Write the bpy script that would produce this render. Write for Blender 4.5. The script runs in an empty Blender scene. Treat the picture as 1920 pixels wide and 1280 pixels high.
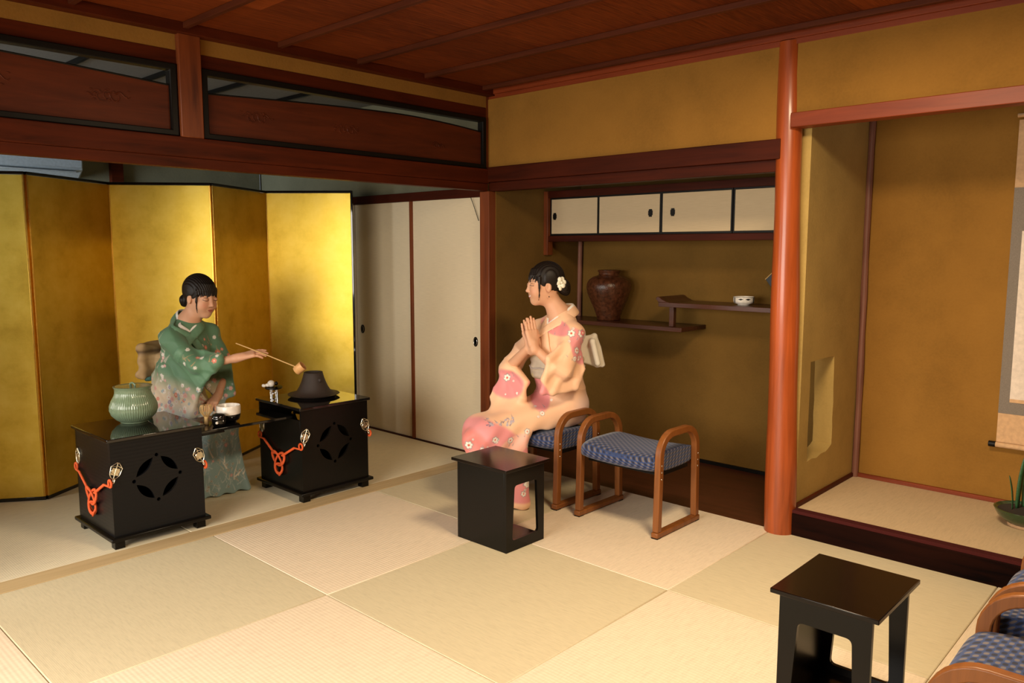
import bpy, bmesh, math, random
import numpy as np
from mathutils import Vector, Matrix
from mathutils.geometry import tessellate_polygon

# ------------------------------------------------------------------ camera, light, exposure
sc = bpy.context.scene
sc.view_settings.view_transform = 'Standard'
sc.view_settings.look = 'None'
sc.view_settings.gamma = 1.0
sc.view_settings.use_curve_mapping = False
sc.view_settings.exposure = 0.0

cam_d = bpy.data.cameras.new('camera')
cam_d.sensor_width = 36.0
cam_d.lens = 1475.8 / 1920 * 36.0
cam_d.clip_start = 0.05
cam = bpy.data.objects.new('camera', cam_d)
sc.collection.objects.link(cam)
cam.location = (3.561, -3.634, 1.369)
cam.rotation_euler = (math.pi / 2 - 0.116, -0.001, 0.751)
sc.camera = cam

w = bpy.data.worlds.new('world')
w.use_nodes = True
sc.world = w
bgn = w.node_tree.nodes['Background']
bgn.inputs[0].default_value = (0.80, 0.88, 1.0, 1)
bgn.inputs[1].default_value = 0.25


def area(name, loc, target, sx, sy, power, col):
    l = bpy.data.lights.new(name, 'AREA')
    l.shape = 'RECTANGLE'; l.size = sx; l.size_y = sy
    l.energy = power; l.color = col
    o = bpy.data.objects.new(name, l)
    sc.collection.objects.link(o)
    o.location = loc
    d = Vector(target) - Vector(loc)
    o.rotation_euler = d.to_track_quat('-Z', 'Y').to_euler()
    return o


area('daylight_main_room', (1.65, -5.0, 1.35), (1.45, -2.8, 0.0), 2.5, 1.4, 102, (1.0, 0.92, 0.80)).data.spread = math.radians(125)
area('daylight_next_room', (-1.5, -4.95, 1.3), (-2.6, -2.1, 2.0), 1.2, 1.2, 20, (0.72, 0.86, 1.0)).data.spread = math.radians(80)
area('ceiling_lamp_light', (2.6, -1.35, 2.27), (2.6, -1.35, 0), 0.5, 0.5, 62, (1.0, 0.78, 0.50))

area('fill_next_room_floor', (-1.5, -4.95, 1.2), (-1.0, -2.2, 0.0), 1.5, 1.3, 26, (1.0, 0.94, 0.84)).data.spread = math.radians(130)  # extra fill light, added to brighten the next room's floor and the screen
random.seed(7)
rng = np.random.default_rng(11)
COL = sc.collection
PI = math.pi


# ------------------------------------------------------------------ helpers
def lin(r, g, b):
    f = lambda c: (c / 255) / 12.92 if c / 255 <= 0.04045 else ((c / 255 + 0.055) / 1.055) ** 2.4
    return (f(r), f(g), f(b))


def tag(o, label=None, cat=None, group=None, kind=None):
    if label: o['label'] = label
    if cat: o['category'] = cat
    if group: o['group'] = group
    if kind: o['kind'] = kind
    return o


def thing(name, label, cat, loc=(0, 0, 0), rz=0, group=None):
    o = bpy.data.objects.new(name, None)
    o.empty_display_size = 0.1
    COL.objects.link(o)
    o.location = loc; o.rotation_euler = (0, 0, rz)
    return tag(o, label, cat, group)


def copy_tree(o, parent=None):
    c = o.copy(); COL.objects.link(c); c.parent = parent
    for ch in list(o.children):
        copy_tree(ch, c)
    return c


class MB:
    def __init__(s):
        s.v = []; s.f = []

    def add(s, vs, fs):
        n = len(s.v)
        s.v += [tuple(p) for p in vs]
        s.f += [tuple(i + n for i in f) for f in fs]
        return s

    def box(s, x0, x1, y0, y1, z0, z1):
        vs = [(x, y, z) for x in (x0, x1) for y in (y0, y1) for z in (z0, z1)]
        return s.add(vs, [(0, 1, 3, 2), (4, 6, 7, 5), (0, 4, 5, 1), (2, 3, 7, 6), (0, 2, 6, 4), (1, 5, 7, 3)])

    def prism(s, outer, t0, t1, axis='z', holes=()):
        """extruded polygon with holes. axis x: (u,v)=(y,z); y: (x,z); z: (x,y)"""
        polys = [outer] + list(holes)
        flat = [p for q in polys for p in q]
        tris = tessellate_polygon([[Vector((p[0], p[1], 0)) for p in q] for q in polys])
        mp = {'x': lambda u, v, t: (t, u, v), 'y': lambda u, v, t: (u, t, v), 'z': lambda u, v, t: (u, v, t)}[axis]
        n = len(flat)
        vs = [mp(u, v, t0) for u, v in flat] + [mp(u, v, t1) for u, v in flat]
        fs = [tuple(t) for t in tris] + [tuple(n + i for i in reversed(t)) for t in tris]
        k = 0
        for q in polys:
            m = len(q)
            for i in range(m):
                j = (i + 1) % m
                fs.append((k + i, k + j, n + k + j, n + k + i))
            k += m
        return s.add(vs, fs)

    def tube(s, path, r, seg=10, flat=None, closed=False, cap=True):
        path = [Vector(p) for p in path]
        n = len(path)
        rs = r if isinstance(r, (list, tuple)) else [r] * n
        up = None; base = len(s.v); vs = []
        for i, p in enumerate(path):
            a = path[(i - 1) % n] if (closed or i > 0) else p
            b = path[(i + 1) % n] if (closed or i < n - 1) else p
            t = (b - a).normalized()
            if up is None:
                up = Vector((0, 0, 1)) if abs(t.z) < 0.9 else Vector((1, 0, 0))
            sd = t.cross(up).normalized(); up = sd.cross(t).normalized()
            for k in range(seg):
                an = 2 * PI * k / seg
                fl = flat or 1.0
                vs.append(p + sd * math.cos(an) * rs[i] + up * math.sin(an) * rs[i] * fl)
        fs = []
        m = n if closed else n - 1
        for i in range(m):
            for k in range(seg):
                a = i * seg + k; b = i * seg + (k + 1) % seg
                j = ((i + 1) % n) * seg
                fs.append((a, b, j + (k + 1) % seg, j + k))
        if cap and not closed:
            fs.append(tuple(reversed(range(seg))))
            fs.append(tuple(range((n - 1) * seg, n * seg)))
        return s.add(vs, fs)

    def lathe(s, prof, c=(0, 0, 0), seg=48, ripple=0, nrip=0, rfun=None, cap=True):
        vs = []; n = len(prof)
        for (r, z) in prof:
            for k in range(seg):
                an = 2 * PI * k / seg
                rr = r * (1 + (ripple * math.cos(nrip * an) if nrip else 0))
                if rfun: rr = rfun(r, z, an)
                vs.append((c[0] + rr * math.cos(an), c[1] + rr * math.sin(an), c[2] + z))
        fs = []
        for i in range(n - 1):
            for k in range(seg):
                a = i * seg + k; b = i * seg + (k + 1) % seg
                fs.append((a, b, b + seg, a + seg))
        if cap:
            if prof[0][0] > 1e-5: fs.append(tuple(reversed(range(seg))))
            if prof[-1][0] > 1e-5: fs.append(tuple(range((n - 1) * seg, n * seg)))
        return s.add(vs, fs)

    def ball(s, c, r, seg=16, rings=10, R=None):
        if not isinstance(r, (tuple, list)): r = (r, r, r)
        vs = []
        for i in range(rings + 1):
            th = PI * i / rings
            for k in range(seg):
                a = 2 * PI * k / seg
                v = Vector((r[0] * math.sin(th) * math.cos(a), r[1] * math.sin(th) * math.sin(a), r[2] * math.cos(th)))
                if R is not None: v = R @ v
                vs.append(Vector(c) + v)
        fs = [(i * seg + k, (i + 1) * seg + k, (i + 1) * seg + (k + 1) % seg, i * seg + (k + 1) % seg)
              for i in range(rings) for k in range(seg)]
        return s.add(vs, fs)

    def xform(s, M):
        s.v = [tuple(M @ Vector(p)) for p in s.v]
        return s

    def build(s, name, mat, parent=None, smooth=35, bevel=0, kind=None, label=None, bseg=2):
        me = bpy.data.meshes.new(name)
        me.from_pydata(s.v, [], s.f)
        bm = bmesh.new(); bm.from_mesh(me)
        bmesh.ops.remove_doubles(bm, verts=bm.verts, dist=1e-6)
        bmesh.ops.recalc_face_normals(bm, faces=bm.faces)
        bm.to_mesh(me); bm.free()
        me.materials.append(mat)
        if smooth:
            me.polygons.foreach_set('use_smooth', [True] * len(me.polygons))
            me.set_sharp_from_angle(angle=math.radians(smooth))
        o = bpy.data.objects.new(name, me)
        COL.objects.link(o)
        if parent: o.parent = parent
        if bevel:
            b = o.modifiers.new('bevel', 'BEVEL'); b.width = bevel; b.segments = bseg
            b.limit_method = 'ANGLE'; b.angle_limit = math.radians(40); b.harden_normals = False
        if kind: o['kind'] = kind
        if label: o['label'] = label
        return o


def box(x0, x1, y0, y1, z0, z1): return MB().box(x0, x1, y0, y1, z0, z1)


def struct(name, mb, mat, bevel=0.002, smooth=35):
    return mb.build(name, mat, None, smooth, bevel, 'structure')


def rrect(x0, x1, y0, y1, r, n=5, corners=(1, 1, 1, 1)):
    out = []
    for k, (cx, cy, a0) in enumerate(((x1 - r, y1 - r, 0), (x0 + r, y1 - r, 90), (x0 + r, y0 + r, 180), (x1 - r, y0 + r, 270))):
        if corners[k]:
            for i in range(n + 1):
                a = math.radians(a0 + 90 * i / n)
                out.append((cx + r * math.cos(a), cy + r * math.sin(a)))
        else:
            out.append({0: (x1, y1), 1: (x0, y1), 2: (x0, y0), 3: (x1, y0)}[k])
    return out


# ------------------------------------------------------------------ materials
def newmat(name):
    m = bpy.data.materials.new(name); m.use_nodes = True
    nt = m.node_tree
    return m, nt, nt.nodes['Principled BSDF'], nt.nodes.new('ShaderNodeTexCoord')


def N(nt, typ, **kw):
    n = nt.nodes.new(typ)
    for k, v in kw.items():
        if k.startswith('i_'):
            n.inputs[k[2:].replace('_', ' ')].default_value = v
        else: setattr(n, k, v)
    return n


def mapping(nt, tc, scale, out='Object', rot=(0, 0, 0)):
    mp = nt.nodes.new('ShaderNodeMapping')
    mp.inputs['Scale'].default_value = scale
    mp.inputs['Rotation'].default_value = rot
    nt.links.new(tc.outputs[out], mp.inputs[0])
    return mp


def ramp(nt, fac, stops):
    r = nt.nodes.new('ShaderNodeValToRGB')
    e = r.color_ramp.elements
    while len(e) < len(stops): e.new(0.5)
    for i, (p, c) in enumerate(stops):
        e[i].position = p; e[i].color = (*c, 1)
    nt.links.new(fac, r.inputs[0])
    return r


def bump(nt, bs, h, strength, dist=0.01):
    b = nt.nodes.new('ShaderNodeBump')
    b.inputs['Strength'].default_value = strength; b.inputs['Distance'].default_value = dist
    nt.links.new(h, b.inputs['Height']); nt.links.new(b.outputs[0], bs.inputs['Normal'])
    return b


def mul(c, k): return tuple(min(1, x * k) for x in c)


def m_plain(name, c, rough=0.5, metal=0, var=0.12, scale=12, spec=0.5, bmp=0.0, coat=0, bscale=60, sheen=0):
    m, nt, bs, tc = newmat(name)
    mp = mapping(nt, tc, (scale,) * 3)
    nz = N(nt, 'ShaderNodeTexNoise'); nz.inputs['Detail'].default_value = 4
    nt.links.new(mp.outputs[0], nz.inputs[0])
    r = ramp(nt, nz.outputs[0], [(0.25, mul(c, 1 - var)), (0.75, mul(c, 1 + var))])
    nt.links.new(r.outputs[0], bs.inputs['Base Color'])
    bs.inputs['Roughness'].default_value = rough; bs.inputs['Metallic'].default_value = metal
    bs.inputs['Specular IOR Level'].default_value = spec
    bs.inputs['Coat Weight'].default_value = coat
    bs.inputs['Sheen Weight'].default_value = sheen
    if bmp:
        n2 = N(nt, 'ShaderNodeTexNoise'); n2.inputs['Detail'].default_value = 6
        mp2 = mapping(nt, tc, (bscale,) * 3); nt.links.new(mp2.outputs[0], n2.inputs[0])
        bump(nt, bs, n2.outputs[0], bmp, 0.005)
    return m


def m_wood(name, c0, c1, rough=0.45, axis='x', scale=1.0, spec=0.4, coat=0.0, bmp=0.15, stretch=14, knots=False):
    """grain runs along axis"""
    m, nt, bs, tc = newmat(name)
    s = {'x': (0.9, stretch, stretch), 'y': (stretch, 0.9, stretch), 'z': (stretch, stretch, 0.9)}[axis]
    mp = mapping(nt, tc, tuple(q * scale for q in s))
    nz = N(nt, 'ShaderNodeTexNoise'); nz.inputs['Detail'].default_value = 8; nz.inputs['Roughness'].default_value = 0.62
    nz.inputs['Scale'].default_value = 2.0; nz.inputs['Distortion'].default_value = 0.6
    nt.links.new(mp.outputs[0], nz.inputs[0])
    big = N(nt, 'ShaderNodeTexNoise'); big.inputs['Scale'].default_value = 2.2; big.inputs['Detail'].default_value = 2
    nt.links.new(tc.outputs['Object'], big.inputs[0])
    ad = N(nt, 'ShaderNodeMath', operation='MULTIPLY_ADD'); ad.inputs[1].default_value = 0.45
    nt.links.new(big.outputs[0], ad.inputs[0]); nt.links.new(nz.outputs[0], ad.inputs[2])
    r = ramp(nt, ad.outputs[0], [(0.45, c0), (0.62, tuple((a + b) / 2 for a, b in zip(c0, c1))), (0.88, c1)])
    nt.links.new(r.outputs[0], bs.inputs['Base Color'])
    bs.inputs['Roughness'].default_value = rough
    bs.inputs['Specular IOR Level'].default_value = spec
    bs.inputs['Coat Weight'].default_value = coat
    bs.inputs['Coat Roughness'].default_value = 0.15
    bump(nt, bs, nz.outputs[0], bmp, 0.003)
    return m


def m_plaster(name, c, rough=0.95):
    m, nt, bs, tc = newmat(name)
    a = N(nt, 'ShaderNodeTexNoise'); a.inputs['Scale'].default_value = 3.0; a.inputs['Detail'].default_value = 5; a.inputs['Roughness'].default_value = 0.6
    b = N(nt, 'ShaderNodeTexNoise'); b.inputs['Scale'].default_value = 90; b.inputs['Detail'].default_value = 6
    nt.links.new(tc.outputs['Object'], a.inputs[0]); nt.links.new(tc.outputs['Object'], b.inputs[0])
    mx = N(nt, 'ShaderNodeMath', operation='MULTIPLY_ADD'); mx.inputs[1].default_value = 0.3
    nt.links.new(b.outputs[0], mx.inputs[0]); nt.links.new(a.outputs[0], mx.inputs[2])
    r = ramp(nt, mx.outputs[0], [(0.40, mul(c, 0.82)), (0.65, c), (0.95, mul(c, 1.15))])
    nt.links.new(r.outputs[0], bs.inputs['Base Color'])
    bs.inputs['Roughness'].default_value = rough; bs.inputs['Specular IOR Level'].default_value = 0.15
    bump(nt, bs, b.outputs[0], 0.25, 0.004)
    return m


def m_tatami(name, c, axis, ribs=True, cell=0.97):
    """rush weave: threads run along axis, ribs across it"""
    m, nt, bs, tc = newmat(name)
    i = 0 if axis == 'x' else 1
    s = [1, 1, 1]; s[i] = 30; s[1 - i] = 330
    mp = mapping(nt, tc, tuple(s))
    n1 = N(nt, 'ShaderNodeTexNoise'); n1.inputs['Scale'].default_value = 1.0; n1.inputs['Detail'].default_value = 4
    nt.links.new(mp.outputs[0], n1.inputs[0])
    s2 = [1, 1, 1]; s2[i] = 2.5; s2[1 - i] = 22
    mp2 = mapping(nt, tc, tuple(s2))
    n2 = N(nt, 'ShaderNodeTexNoise'); n2.inputs['Detail'].default_value = 3
    nt.links.new(mp2.outputs[0], n2.inputs[0])
    ad = N(nt, 'ShaderNodeMath', operation='ADD'); nt.links.new(n1.outputs[0], ad.inputs[0]); nt.links.new(n2.outputs[0], ad.inputs[1])
    r = ramp(nt, ad.outputs[0], [(0.3, mul(c, 0.86)), (0.5, c), (0.72, mul(c, 1.08))])
    e = r.color_ramp.elements
    mr = N(nt, 'ShaderNodeMath', operation='MULTIPLY'); mr.inputs[1].default_value = 0.5
    nt.links.new(ad.outputs[0], mr.inputs[0]); nt.links.new(mr.outputs[0], r.inputs[0])
    nt.links.new(r.outputs[0], bs.inputs['Base Color'])
    bs.inputs['Roughness'].default_value = 0.62; bs.inputs['Specular IOR Level'].default_value = 0.35
    wv = N(nt, 'ShaderNodeTexWave', wave_type='BANDS', bands_direction='X' if axis == 'x' else 'Y')
    wv.inputs['Scale'].default_value = 21.0 if ribs else 36
    nt.links.new(tc.outputs['Object'], wv.inputs[0])
    wv2 = N(nt, 'ShaderNodeTexWave', wave_type='BANDS', bands_direction='Y' if axis == 'x' else 'X')
    wv2.inputs['Scale'].default_value = 55
    nt.links.new(tc.outputs['Object'], wv2.inputs[0])
    a2 = N(nt, 'ShaderNodeMath', operation='MULTIPLY_ADD'); a2.inputs[1].default_value = 0.4
    nt.links.new(wv2.outputs['Fac'], a2.inputs[0]); nt.links.new(wv.outputs['Fac'], a2.inputs[2])
    bump(nt, bs, a2.outputs[0], 0.16 if ribs else 0.08, 0.002)
    return m


def m_vcol(name, rough=0.6, spec=0.3, sheen=0.0, sss=0.0, bscale=0, bmp=0.0, metal=0.0):
    m, nt, bs, tc = newmat(name)
    at = N(nt, 'ShaderNodeVertexColor'); at.layer_name = 'Col'
    nt.links.new(at.outputs[0], bs.inputs['Base Color'])
    bs.inputs['Roughness'].default_value = rough; bs.inputs['Specular IOR Level'].default_value = spec
    bs.inputs['Sheen Weight'].default_value = sheen
    if sss:
        bs.inputs['Subsurface Weight'].default_value = sss
        bs.inputs['Subsurface Radius'].default_value = (0.012, 0.005, 0.003)
        bs.inputs['Subsurface Scale'].default_value = 1.0
    if bmp:
        n2 = N(nt, 'ShaderNodeTexNoise'); n2.inputs['Detail'].default_value = 4
        mp2 = mapping(nt, tc, (bscale,) * 3); nt.links.new(mp2.outputs[0], n2.inputs[0])
        bump(nt, bs, n2.outputs[0], bmp, 0.003)
    return m


def m_gold(name):
    m, nt, bs, tc = newmat(name)
    v = N(nt, 'ShaderNodeTexNoise'); v.inputs['Scale'].default_value = 5; v.inputs['Detail'].default_value = 7; v.inputs['Roughness'].default_value = 0.65
    nt.links.new(tc.outputs['Object'], v.inputs[0])
    # squares of leaf, barely visible
    br = N(nt, 'ShaderNodeTexBrick'); br.offset = 0.0
    br.inputs['Scale'].default_value = 1; br.inputs['Brick Width'].default_value = 0.109; br.inputs['Row Height'].default_value = 0.109
    br.inputs['Mortar Size'].default_value = 0.0012
    br.inputs['Color1'].default_value = (0.5, 0.5, 0.5, 1); br.inputs['Color2'].default_value = (0.53, 0.53, 0.53, 1); br.inputs['Mortar'].default_value = (0.58, 0.58, 0.58, 1)
    mp = mapping(nt, tc, (1, 1, 1), rot=(PI / 2, 0, 0)); nt.links.new(mp.outputs[0], br.inputs[0])
    ad = N(nt, 'ShaderNodeMath', operation='MULTIPLY_ADD'); ad.inputs[1].default_value = 0.35
    nt.links.new(br.outputs[0], ad.inputs[0]); nt.links.new(v.outputs[0], ad.inputs[2])
    r = ramp(nt, ad.outputs[0], [(0.45, (0.56, 0.37, 0.045)), (0.66, (0.72, 0.50, 0.075)), (0.85, (0.80, 0.58, 0.11))])
    nt.links.new(r.outputs[0], bs.inputs['Base Color'])
    bs.inputs['Metallic'].default_value = 1.0
    rr = N(nt, 'ShaderNodeMapRange'); rr.inputs['To Min'].default_value = 0.36; rr.inputs['To Max'].default_value = 0.50
    nt.links.new(v.outputs[0], rr.inputs[0]); nt.links.new(rr.outputs[0], bs.inputs['Roughness'])
    n2 = N(nt, 'ShaderNodeTexNoise'); n2.inputs['Detail'].default_value = 3
    mp2 = mapping(nt, tc, (4, 4, 160)); nt.links.new(mp2.outputs[0], n2.inputs[0])
    bump(nt, bs, n2.outputs[0], 0.12, 0.002)
    return m


def m_stripe_lacquer(name):
    m, nt, bs, tc = newmat(name)
    bs.inputs['Base Color'].default_value = (0.005, 0.005, 0.006, 1)
    bs.inputs['Roughness'].default_value = 0.32; bs.inputs['Specular IOR Level'].default_value = 0.25
    wv = N(nt, 'ShaderNodeTexWave', wave_type='BANDS', bands_direction='Z')
    wv.inputs['Scale'].default_value = 18; wv.inputs['Distortion'].default_value = 1.2; wv.inputs['Detail Scale'].default_value = 0.3
    nt.links.new(tc.outputs['Object'], wv.inputs[0])
    bump(nt, bs, wv.outputs['Fac'], 0.10, 0.002)
    return m


def m_fabric_blue(name):
    """woven basket check in blue, navy and tan"""
    m, nt, bs, tc = newmat(name)
    sp = N(nt, 'ShaderNodeSeparateXYZ'); nt.links.new(tc.outputs['Object'], sp.inputs[0])
    ux = N(nt, 'ShaderNodeMath', operation='ADD'); nt.links.new(sp.outputs[0], ux.inputs[0]); nt.links.new(sp.outputs[2], ux.inputs[1])
    vy = N(nt, 'ShaderNodeMath', operation='SUBTRACT'); nt.links.new(sp.outputs[1], vy.inputs[0]); nt.links.new(sp.outputs[2], vy.inputs[1])
    ss = []
    for q, kf in ((ux, 175.0), (vy, 215.0)):
        a = N(nt, 'ShaderNodeMath', operation='MULTIPLY'); a.inputs[1].default_value = kf; nt.links.new(q.outputs[0], a.inputs[0])
        b = N(nt, 'ShaderNodeMath', operation='SINE'); nt.links.new(a.outputs[0], b.inputs[0]); ss.append(b)
    pr_ = N(nt, 'ShaderNodeMath', operation='MULTIPLY'); nt.links.new(ss[0].outputs[0], pr_.inputs[0]); nt.links.new(ss[1].outputs[0], pr_.inputs[1])
    mn2 = N(nt, 'ShaderNodeMath', operation='MULTIPLY_ADD'); mn2.inputs[1].default_value = 0.5; mn2.inputs[2].default_value = 0.5
    nt.links.new(pr_.outputs[0], mn2.inputs[0])
    r = ramp(nt, mn2.outputs[0], [(0.0, (0.008, 0.010, 0.025)), (0.30, (0.012, 0.016, 0.045)), (0.40, (0.022, 0.045, 0.14)), (0.64, (0.022, 0.045, 0.14)), (0.76, (0.12, 0.105, 0.12)), (1.0, (0.15, 0.125, 0.12))])
    nt.links.new(r.outputs[0], bs.inputs['Base Color'])
    bs.inputs['Roughness'].default_value = 0.85; bs.inputs['Sheen Weight'].default_value = 0.15
    bump(nt, bs, mn2.outputs[0], 0.25, 0.002)
    return m


def m_paper(name, c):
    m, nt, bs, tc = newmat(name)
    mp = mapping(nt, tc, (3, 3, 160))
    nz = N(nt, 'ShaderNodeTexNoise'); nz.inputs['Detail'].default_value = 3
    nt.links.new(mp.outputs[0], nz.inputs[0])
    r = ramp(nt, nz.outputs[0], [(0.35, mul(c, 0.93)), (0.65, mul(c, 1.04))])
    nt.links.new(r.outputs[0], bs.inputs['Base Color'])
    bs.inputs['Roughness'].default_value = 0.8; bs.inputs['Specular IOR Level'].default_value = 0.2
    bump(nt, bs, nz.outputs[0], 0.08, 0.002)
    return m


def m_ceiling(name):
    m, nt, bs, tc = newmat(name)
    sep = N(nt, 'ShaderNodeSeparateXYZ'); nt.links.new(tc.outputs['Object'], sep.inputs[0])
    d = N(nt, 'ShaderNodeMath', operation='MULTIPLY'); d.inputs[1].default_value = 1 / 0.46
    nt.links.new(sep.outputs[0], d.inputs[0])
    fl = N(nt, 'ShaderNodeMath', operation='FLOOR'); nt.links.new(d.outputs[0], fl.inputs[0])
    dy = N(nt, 'ShaderNodeMath', operation='MULTIPLY'); dy.inputs[1].default_value = 1 / 1.85
    nt.links.new(sep.outputs[1], dy.inputs[0])
    fy = N(nt, 'ShaderNodeMath', operation='FLOOR'); nt.links.new(dy.outputs[0], fy.inputs[0])
    cb = N(nt, 'ShaderNodeCombineXYZ'); nt.links.new(fl.outputs[0], cb.inputs[0]); nt.links.new(fy.outputs[0], cb.inputs[1])
    wn = N(nt, 'ShaderNodeTexWhiteNoise'); nt.links.new(cb.outputs[0], wn.inputs[0])
    mp = mapping(nt, tc, (26, 1.2, 10))
    nz = N(nt, 'ShaderNodeTexNoise'); nz.inputs['Detail'].default_value = 7; nz.inputs['Distortion'].default_value = 0.8
    nt.links.new(mp.outputs[0], nz.inputs[0])
    a = N(nt, 'ShaderNodeMath', operation='MULTIPLY_ADD'); a.inputs[1].default_value = 0.45
    nt.links.new(wn.outputs[0], a.inputs[0]); nt.links.new(nz.outputs[0], a.inputs[2])
    r = ramp(nt, a.outputs[0], [(0.4, (0.080, 0.014, 0.002)), (0.75, (0.175, 0.034, 0.005)), (1.0, (0.24, 0.052, 0.009))])
    nt.links.new(r.outputs[0], bs.inputs['Base Color'])
    bs.inputs['Roughness'].default_value = 0.65; bs.inputs['Specular IOR Level'].default_value = 0.15
    bump(nt, bs, nz.outputs[0], 0.1, 0.003)
    return m


M = {}
M['beam_x'] = m_wood('dark_beam_wood_x', (0.020, 0.004, 0.0015), (0.060, 0.010, 0.003), 0.5, 'x', spec=0.10)
M['beam_y'] = m_wood('dark_beam_wood_y', (0.030, 0.006, 0.002), (0.090, 0.015, 0.004), 0.5, 'y', spec=0.10)
M['post_z'] = m_wood('red_brown_post_wood', (0.07, 0.015, 0.005), (0.20, 0.048, 0.012), 0.45, 'z', spec=0.3)
M['round'] = m_wood('polished_round_post_wood', (0.12, 0.018, 0.003), (0.40, 0.080, 0.016), 0.34, 'z', coat=0.30, scale=0.7, bmp=0.1)
M['batten'] = m_wood('ceiling_batten_wood', (0.035, 0.008, 0.003), (0.09, 0.020, 0.006), 0.6, 'x', spec=0.15)
M['lintel'] = m_wood('reddish_lintel_wood', (0.13, 0.022, 0.006), (0.23, 0.042, 0.011), 0.45, 'x', spec=0.25)
M['shelf'] = m_wood('dark_shelf_wood', (0.030, 0.010, 0.006), (0.085, 0.026, 0.012), 0.30, 'x')
M['sill'] = m_wood('streaked_dark_sill_wood', (0.002, 0.001, 0.001), (0.016, 0.004, 0.002), 0.6, 'x', stretch=9, spec=0.03)
M['board'] = m_wood('alcove_floor_board_wood', (0.035, 0.010, 0.005), (0.080, 0.022, 0.010), 0.30, 'x')
M['carved'] = m_wood('transom_board_wood', (0.030, 0.006, 0.003), (0.105, 0.021, 0.006), 0.5, 'y', stretch=10, spec=0.2)
M['stoolwood'] = m_wood('warm_bentwood', (0.135, 0.042, 0.009), (0.25, 0.084, 0.018), 0.42, 'z', coat=0.05, bmp=0.05)
M['twig'] = m_wood('thin_twig_wood', (0.10, 0.03, 0.018), (0.26, 0.11, 0.07), 0.6, 'z')
M['blackwood'] = m_plain('black_frame_lacquer', (0.006, 0.005, 0.004), 0.4, spec=0.15)
M['lacquer'] = m_plain('glossy_black_lacquer', (0.006, 0.0055, 0.005), 0.06, spec=0.6, var=0.05)
M['satin'] = m_plain('satin_black_lacquer', (0.005, 0.004, 0.003), 0.26, spec=0.22)
M['tabletop'] = m_plain('brown_black_lacquer_top', (0.006, 0.003, 0.002), 0.16, spec=0.26)
M['ribbed'] = m_stripe_lacquer('rippled_black_lacquer')
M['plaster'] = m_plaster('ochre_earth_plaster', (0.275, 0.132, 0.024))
M['plaster_g'] = m_plaster('olive_plaster_side_lit', (0.42, 0.285, 0.09))  # side light on the partition is painted in as a lighter plaster
M['plaster_a'] = m_plaster('alcove_plaster_shaded', (0.165, 0.088, 0.019))  # same earth plaster, with the alcove's shade put into a darker colour
M['dim'] = m_plaster('greenish_grey_plaster', (0.20, 0.19, 0.12))
M['ceil'] = m_ceiling('ceiling_boards')
M['ceil2'] = m_plain('grey_ceiling_boards', (0.13, 0.13, 0.125), 0.7)
M['tat_x'] = m_tatami('tatami_sheen_bright', (0.75, 0.615, 0.445), 'y', True)  # weave sheen that turns with direction, painted as a paler base colour
M['tat_y'] = m_tatami('tatami_sheen_dull', (0.61, 0.52, 0.34), 'x', False)  # turned mats: the duller side of the sheen painted as a darker base
M['tat_old'] = m_tatami('tatami_next_room', (0.76, 0.66, 0.46), 'y', False)
M['tat_toko'] = m_tatami('tokonoma_mat', (0.56, 0.42, 0.25), 'y', False)
M['brocade'] = m_plain('dark_red_brocade', (0.055, 0.010, 0.009), 0.9, scale=180, var=0.9, spec=0.1)
M['paper'] = m_paper('cream_paper', (0.72, 0.60, 0.41))
M['paper_c'] = m_paper('cabinet_paper', (0.55, 0.43, 0.27))
M['gold'] = m_gold('gold_leaf')
M['goldtrim'] = m_plain('gilt_edge', (0.75, 0.45, 0.08), 0.3, metal=1, var=0.1)
M['iron'] = m_plain('cast_iron', (0.030, 0.018, 0.013), 0.55, bmp=0.4, bscale=220, spec=0.5)
M['bamboo'] = m_plain('pale_bamboo', (0.62, 0.40, 0.16), 0.5)
M['bambooc'] = m_plain('bamboo_cup', (0.62, 0.33, 0.12), 0.5)
M['cord'] = m_plain('vermilion_silk_cord', (0.78, 0.11, 0.02), 0.6, bmp=0.4, bscale=300)
M['silver'] = m_plain('silvery_metal', (0.80, 0.72, 0.55), 0.3, metal=1)
M['chrome'] = m_plain('chrome', (0.8, 0.78, 0.75), 0.2, metal=1)
M['celadon'] = m_plain('celadon_glaze', (0.19, 0.26, 0.165), 0.16, var=0.1, coat=0.3)
M['vase'] = m_plain('brown_salt_glaze', (0.085, 0.028, 0.012), 0.28, var=0.6, scale=9, bmp=0.3, bscale=25)
M['white'] = m_plain('white_ceramic', (0.78, 0.72, 0.64), 0.25)
M['whitecloth'] = m_plain('white_cloth', (0.85, 0.80, 0.72), 0.8)
M['acwhite'] = m_plain('grey_white_plastic', (0.36, 0.41, 0.44), 0.5)
M['fabric'] = m_fabric_blue('blue_check_fabric')
M['skin1'] = m_vcol('skin', 0.5, 0.35, sss=0.12)
M['hair'] = m_plain('black_hair', (0.010, 0.006, 0.004), 0.5, var=0.4, scale=60, spec=0.3)
M['silk'] = m_vcol('kimono_silk', 0.55, 0.35, sheen=0.15, bscale=240, bmp=0.06)
M['obi'] = m_vcol('obi_brocade', 0.6, 0.3, bscale=300, bmp=0.2)
M['scrollgrey'] = m_plain('grey_brocade', (0.20, 0.165, 0.13), 0.8, scale=70, var=0.25)
M['scrollcream'] = m_plain('tan_silk', (0.60, 0.37, 0.19), 0.8)
M['scrollpaper'] = m_plain('pale_paper', (0.74, 0.63, 0.52), 0.85)
M['potgreen'] = m_plain('dark_green_glaze', (0.025, 0.055, 0.018), 0.2, coat=0.4)
M['leaf'] = m_plain('leaf_green', (0.03, 0.10, 0.035), 0.4, scale=20, var=0.4)
M['soil'] = m_plain('soil', (0.03, 0.02, 0.012), 0.95)
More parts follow.
